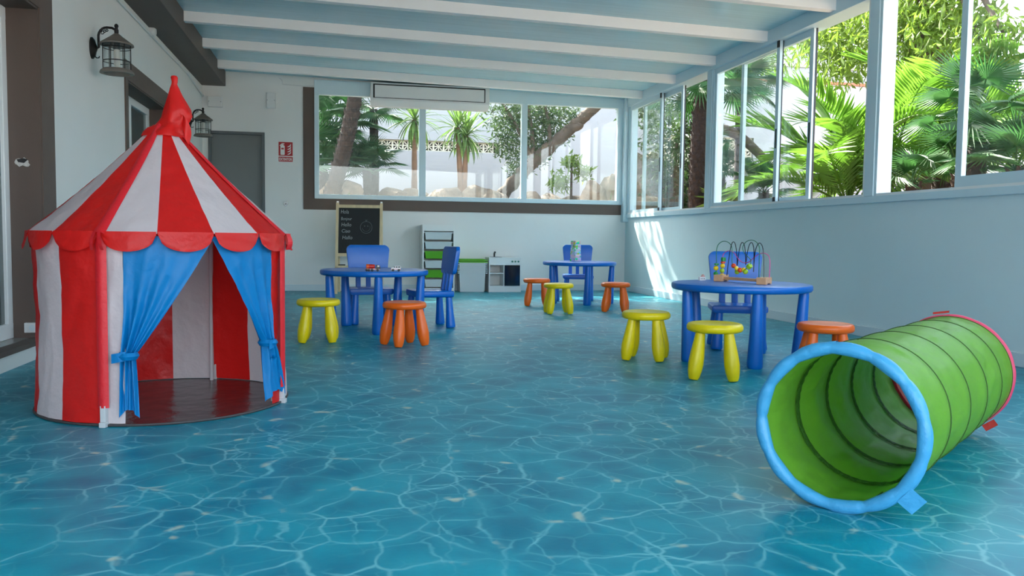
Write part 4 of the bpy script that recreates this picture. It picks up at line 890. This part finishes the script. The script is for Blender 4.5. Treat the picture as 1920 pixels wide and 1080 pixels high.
def yucca(name, label, px_, ytop, Y, trunks, n, sc, seed, ybase=380):
    b = gp(px_, ybase, Y); t = thing(name, label, 'yucca', (b.x, Y, GZ-.1), 0, 'slim yuccas outside the back window'); rr = random.Random(seed)
    for dx, yt in trunks:
        k = gp(px_+dx, yt, Y); d = k-Vector((b.x, Y, GZ-.1)); trunk(t, [(dx*.0015, 0, 0), d*.5, d], (.058, .042), 'pale_trunk', 0, 10, .3)
        for i in range(n):
            a = i*2.39996; el = lerp(-.9, 1.45, (i+.5)/n)+rr.uniform(-.12, .12); inst('leaf_blade', BLD[0 if el > .5 else (1 if el > -.2 else 2)], t, d, Euler((rr.uniform(-.2, .2), -el, a)), sc*rr.uniform(.85, 1.1))
yucca('yucca', 'slim yucca with a single pale trunk by the first mullion', 777, 225, 14.6, [(0, 225)], 60, 1.1, 3)
yucca('yucca', 'bushy yucca with two pale trunks in the middle pane', 868, 250, 14.2, [(-10, 240), (6, 255)], 62, 1.0, 4)
def leaf_cloud(parent, blobs, n, size, m, seed, hang=0, name='foliage', narrow=.32):
    rr = random.Random(seed); mb = MB(); tot = sum(b[3]**2 for b in blobs)
    for (x, y, z, r) in blobs:
        for _ in range(int(n*r*r/tot)):
            while True:
                v = Vector((rr.uniform(-1, 1), rr.uniform(-1, 1), rr.uniform(-1, 1)))
                if .1 < v.length < 1: break
            c = Vector((x, y, z))+v*r*(.65+.35*v.length); d = Vector((rr.gauss(0, 1), rr.gauss(0, 1), rr.gauss(0, 1)-hang)).normalized(); w = d.cross(Vector((rr.gauss(0, 1), rr.gauss(0, 1), rr.gauss(0, 1)))).normalized(); s_ = size*rr.uniform(.7, 1.3)
            nn = d.cross(w)*s_*.08; mb.add([c, c+d*s_*.5+w*s_*narrow*.5+nn, c+d*s_, c+d*s_*.5-w*s_*narrow*.5+nn], [(0, 1, 2), (0, 2, 3)])
    o = mb.build(name, m, parent); o['kind'] = 'stuff'; return o
# leaning tree with dark bushy crown
Y = 14.0; t = thing('leaning_tree', 'tree with a thick leaning trunk and small leaves right of the yuccas', 'tree', (*gp(925, 372, Y).xy, GZ-.1)); O = t.location
P_ = [gp(925, 385, Y)-O, gp(985, 318, Y)-O, gp(1040, 268, Y)-O, gp(1085, 228, Y)-O, gp(1122, 196, Y-.2)-O, gp(1200, 130, Y-.5)-O]
trunk(t, P_, (.12, .085), 'bark', 0, 12, .5); trunk(t, [gp(1070, 243, Y)-O, gp(1086, 237, Y-.1)-O, gp(1089, 232, Y-.12)-O], (.07, .06), 'bark', 0, 8).name = 'branch_stub'
for (a, b) in (((1000, 305), (985, 180)), ((1030, 280), (1020, 190)), ((1000, 305), (940, 190))): trunk(t, [gp(*a, Y)-O, gp((a[0]+b[0])/2+4, (a[1]+b[1])/2, Y)-O, gp(*b, Y)-O], (.05, .02), 'bark', 0, 7).name = 'branch'
bl = []
for (x, y, r) in ((945, 215, .38), (970, 250, .40), (985, 205, .40), (1010, 235, .38), (1030, 205, .36), (1050, 225, .30), (1000, 290, .34), (975, 310, .26), (950, 270, .28), (1020, 270, .28), (1060, 250, .2), (1075, 210, .2)): k = gp(x, y, Y)-O; bl.append((k.x, k.y+.15, k.z, r))
leaf_cloud(t, bl, 5200, .085, 'leaf_bush', 21)
# climbing shrubs and posts at the right end of the back window
bush = thing('shrub', 'light green shrub on the rocks outside the right pane of the back window', 'shrub', G_(gp(1070, 370, 13.4))); k = gp(1072, 305, 13.4)-bush.location; k2 = gp(1050, 340, 13.4)-bush.location
trunk(bush, [(0, 0, 0), k*.6, k], (.03, .015), 'bark', 0, 7).name = 'stem'; leaf_cloud(bush, [(k.x, 0, k.z, .15), (k2.x, 0, k2.z, .18), (k.x+.25, .1, k.z-.15, .14)], 420, .13, 'leaf_lime', 8)
# far side window
sh = thing('shrub', 'yellow green shrub outside the far side window by the corner', 'shrub', (5.3, 12.6, GZ-.1)); trunk(sh, [(0, 0, 0), (.05, 0, .7), (.1, 0, 1.6)], (.05, .02), 'bark', 0, 7).name = 'stem'
leaf_cloud(sh, [(-.1, 0, 1.5, .45), (.25, .1, 1.0, .42), (-.2, 0, .8, .4), (.1, .2, 1.9, .4), (.5, .1, 1.6, .4), (.4, 0, .4, .35), (-.5, .3, 2.0, .35)], 2600, .12, 'leaf_bush', 31)
sh2 = thing('shrub', 'lime green shrub low outside the far side window', 'shrub', (5.55, 11.3, GZ-.1)); trunk(sh2, [(0, 0, 0), (0, 0, .4)], (.03, .02), 'bark', 0, 7).name = 'stem'
crown(sh2, Vector((0, 0, .35)), [fan_mesh(.2, .3, 9, 'leaf_lime', 5, 80, .2)], 14, .8, .1, 1.3, 'leaf', 3)
rock(5.0, 13.2, 1.5, .5, .5, .75, 'big tan boulder outside the far side window', 70); rock(5.9, 13.6, 1.35, .5, .45, .55, 'broad tan boulder beside the dark palm trunk', 71)
ot = thing('old_tree', 'grey barked tree fork outside the far side window', 'tree', (6.55, 13.9, GZ-.1)); O = ot.location
trunk(ot, [(0, 0, 0), (.0, 0, 1.2), (-.1, 0, 2.2), (-.1, 0, 3.4)], (.17, .12), 'bark', 0, 12, .5); trunk(ot, [(-.05, 0, 1.9), (.6, .1, 1.6+.2), (1.2, .1, 1.35)], (.10, .08), 'bark', 0, 10).name = 'branch'
for k in range(3): trunk(ot, [(-.1, 0, 2.0+.3*k), (-.6, 0, 2.6+.3*k), (-1.2, .2, 2.9+.35*k)], (.06, .03), 'bark', 0, 8).name = 'branch'
leaf_cloud(ot, [(-1.0, 0, 3.0, .5), (-.4, .2, 3.6, .5), (-1.2, .2, 2.2, .4), (.2, 0, 3.8, .5)], 1600, .1, 'leaf_bush', 33)
b = pix(1306, 395, 1, 11.6); tp = pix(1318, 150, 1, 11.6)
palm('fan_palm', 'dark rough palm trunk standing in the open gap of the far side window', (b.x, 11.6, GZ-.1), (tp.x, 11.6, tp.z), (.125, .105), FANM, 16, .95, -.7, .7, 'leaf', 8, scales=260, bend=-.04)
def low(px_, py_, X, label, n, sc, seed, leaves=None, e=(-.1, 1.35), az=None):
    k = pix(px_, py_, 0, X); bush_palm_at(k, label, n, sc, seed, leaves, e, az)
def bush_palm_at(k, label, n, sc, seed, leaves, e, az, r=(.09, .08), tm='palm_trunk', nm='fan_palm', ln='leaf'):
    z0 = GZ-.12; t = thing(nm, label, 'palm', (k.x, k.y, z0), 0, 'palms in the garden'); h = max(.15, k.z-z0); trunk(t, [(0, 0, 0), (.02, 0, h*.5), (0, 0, h)], r, tm, 70); crown(t, Vector((0, 0, h)), leaves or FANM, n, sc, e[0], e[1], ln, seed, az); return t
low(1290, 370, 5.9, 'low fan palm at the foot of the dark trunk', 12, .55, 4)
low(1318, 285, 6.2, 'small fan palm leaning against the dark trunk', 7, .6, 14)
# middle side window
low(1388, 165, 7.2, 'tall fan palm with a hairy trunk in the middle side window', 15, .85, 6, e=(-.6, 1.2))
low(1432, 362, 6.9, 'low fan palm at the bottom of the middle side window', 14, .7, 7)
low(1352, 330, 7.6, 'fan palm behind the left pane of the middle side window', 12, .7, 17)
# near side window: feather palms
def feather(px_, py_, X, label, n, sc, seed, e, r=(.13, .12), leaves=None): k = pix(px_, py_, 0, X); return bush_palm_at(k, label, n, sc, seed, leaves or FEA, e, None, r, nm='feather_palm', ln='frond')
feather(1590, 390, 6.6, 'big light green feather palm left of the near post', 11, 1.75, 3, (.2, 1.2))
feather(1668, 375, 7.0, 'light green feather palm right of the near post', 11, 1.8, 8, (.1, 1.15))
feather(1765, 300, 8.2, 'pale feather palm behind the fan palms in the near side window', 11, 1.7, 21, (.1, 1.1))
feather(1900, 330, 8.0, 'feather palm at the right edge of the photo', 10, 1.6, 28, (.1, 1.1))
low(1800, 330, 5.9, 'dark fan palm beside the sash of the near side window', 10, .62, 23, e=(.1, 1.4))
low(1712, 350, 6.3, 'low dark fan palm at the bottom of the near side window', 9, .6, 26, e=(.0, 1.2))
low(1832, 225, 6.1, 'fan palm with brown trunk behind the near glass sash', 11, .72, 29, e=(-.4, 1.2))
low(1905, 320, 6.0, 'fan palm low at the right edge behind glass', 9, .65, 32)
# big trees
def big_tree(label, x, y, pts, r, blobs, n, size, m, seed, hang=1.2):
    t = thing('tree', label, 'tree', (x, y, GZ-.15), 0, 'tall trees in the garden'); trunk(t, pts, r, 'bark', 0, 14, .5); leaf_cloud(t, blobs, n, size, m, seed, hang, narrow=.28)
    for (bx, by, bz_, br) in blobs[::2]:
        a = Vector(pts[-2]); b = Vector((bx, by, bz_)); trunk(t, [a, a.lerp(b, .5)+Vector((0, 0, .15)), b], (r[1]*.5, .02), 'bark', 0, 7).name = 'branch'
    return t
k = pix(1738, 300, 0, 8.6)
bl = []
for (x, y, r) in ((1560, 60, .7), (1600, 110, .5), (1640, 40, .7), (1690, 60, .6), (1735, 20, .7), (1790, 60, .6), (1840, 90, .5), (1860, 150, .42), (1600, 0, .7), (1690, -30, .8), (1780, -30, .8), (1560, 130, .45), (1880, 60, .35), (1530, 60, .5)):
    q = pix(x, y, 0, 8.3); bl.append((q.x-k.x, q.y-k.y, q.z-GZ+.15, r))
big_tree('tall tree with thick trunk and hanging light green leaves behind the palms', k.x, k.y, [(0, 0, 0), (.05, 0, 1.5), (0, .1, 3.0), (-.1, .1, 4.6), (-.1, .1, 6)], (.27, .22), bl, 6500, .17, 'leaf_lime', 41)
big_tree('tall broad tree behind the leaning palm trunk that shades the back window', -1.5, 15.6, [(0, 0, 0), (.1, 0, 2.0), (.5, 0, 4.2), (.9, -.1, 6.0), (1, 0, 7)], (.2, .14),
         [(.0, -.8, 5.0, 1.0), (1.3, -.8, 5.2, 1.0), (2.6, -.8, 5.1, 1.0), (3.8, -.8, 5.0, 1.0), (4.6, -.9, 5.4, .9), (.8, -1.0, 5.9, .9), (2.0, -1.0, 5.9, .9), (3.3, -1.0, 6.0, .9), (-.9, -.5, 5.6, 1.0), (4.2, -.9, 4.5, .7), (3.0, -1.2, 4.5, .6)], 5600, .17, 'leaf_lime', 43, .6)
for i, (x, y, zz) in enumerate(((9.5, 19.5, 5.2), (17, 12, 5.0), (17, 4, 5.0))):
    big_tree(['bushy tree rising beyond the boundary wall', 'bushy tree beyond the side wall near the boundary', 'bushy tree beyond the side wall at the right'][i], x, y, [(0, 0, 0), (.1, 0, 2), (0, 0, zz-1), (0, 0, zz)], (.2, .12), [(0, 0, zz-.3, 1.2), (1.2, 0, zz-.7, .9), (-1.2, 0, zz-.6, .9), (0, .5, zz+.5, .9)], 2600, .2, 'leaf_lime', 60+i)

# dry tufts on the rock bank
TUFT = blade_mesh(.34, .007, 'leaf_yucca', .9)
for i, (x, y, Y) in enumerate(((655, 372, 13.2), (740, 374, 13.25), (815, 374, 13.3), (905, 376, 13.2), (1010, 378, 13.0), (1100, 380, 13.1), (1140, 380, 12.9))):
    k = gp(x, y, Y); t = thing('grass_tuft', '%s tuft of dry grass from the left at the foot of the back window rocks' % ORD[i], 'grass tuft', (k.x, Y, k.z-.22), 0, 'dry tufts on the bank')
    for q in range(16): inst('blade', TUFT, t, (R_.uniform(-.03, .03), R_.uniform(-.03, .03), 0), Euler((0, -R_.uniform(.7, 1.5), q*2.4)), R_.uniform(.8, 1.3))
for i in range(12): rock(lerp(-.6, 5.6, i/11)+R_.uniform(-.15, .15), 13.15+R_.uniform(-.1, .1), 1.02+.12*R_.random(), R_.uniform(.18, .3), .22, R_.uniform(.16, .28), '%s small rock from the left in the front row of the bank' % ORD[i], 80+i)
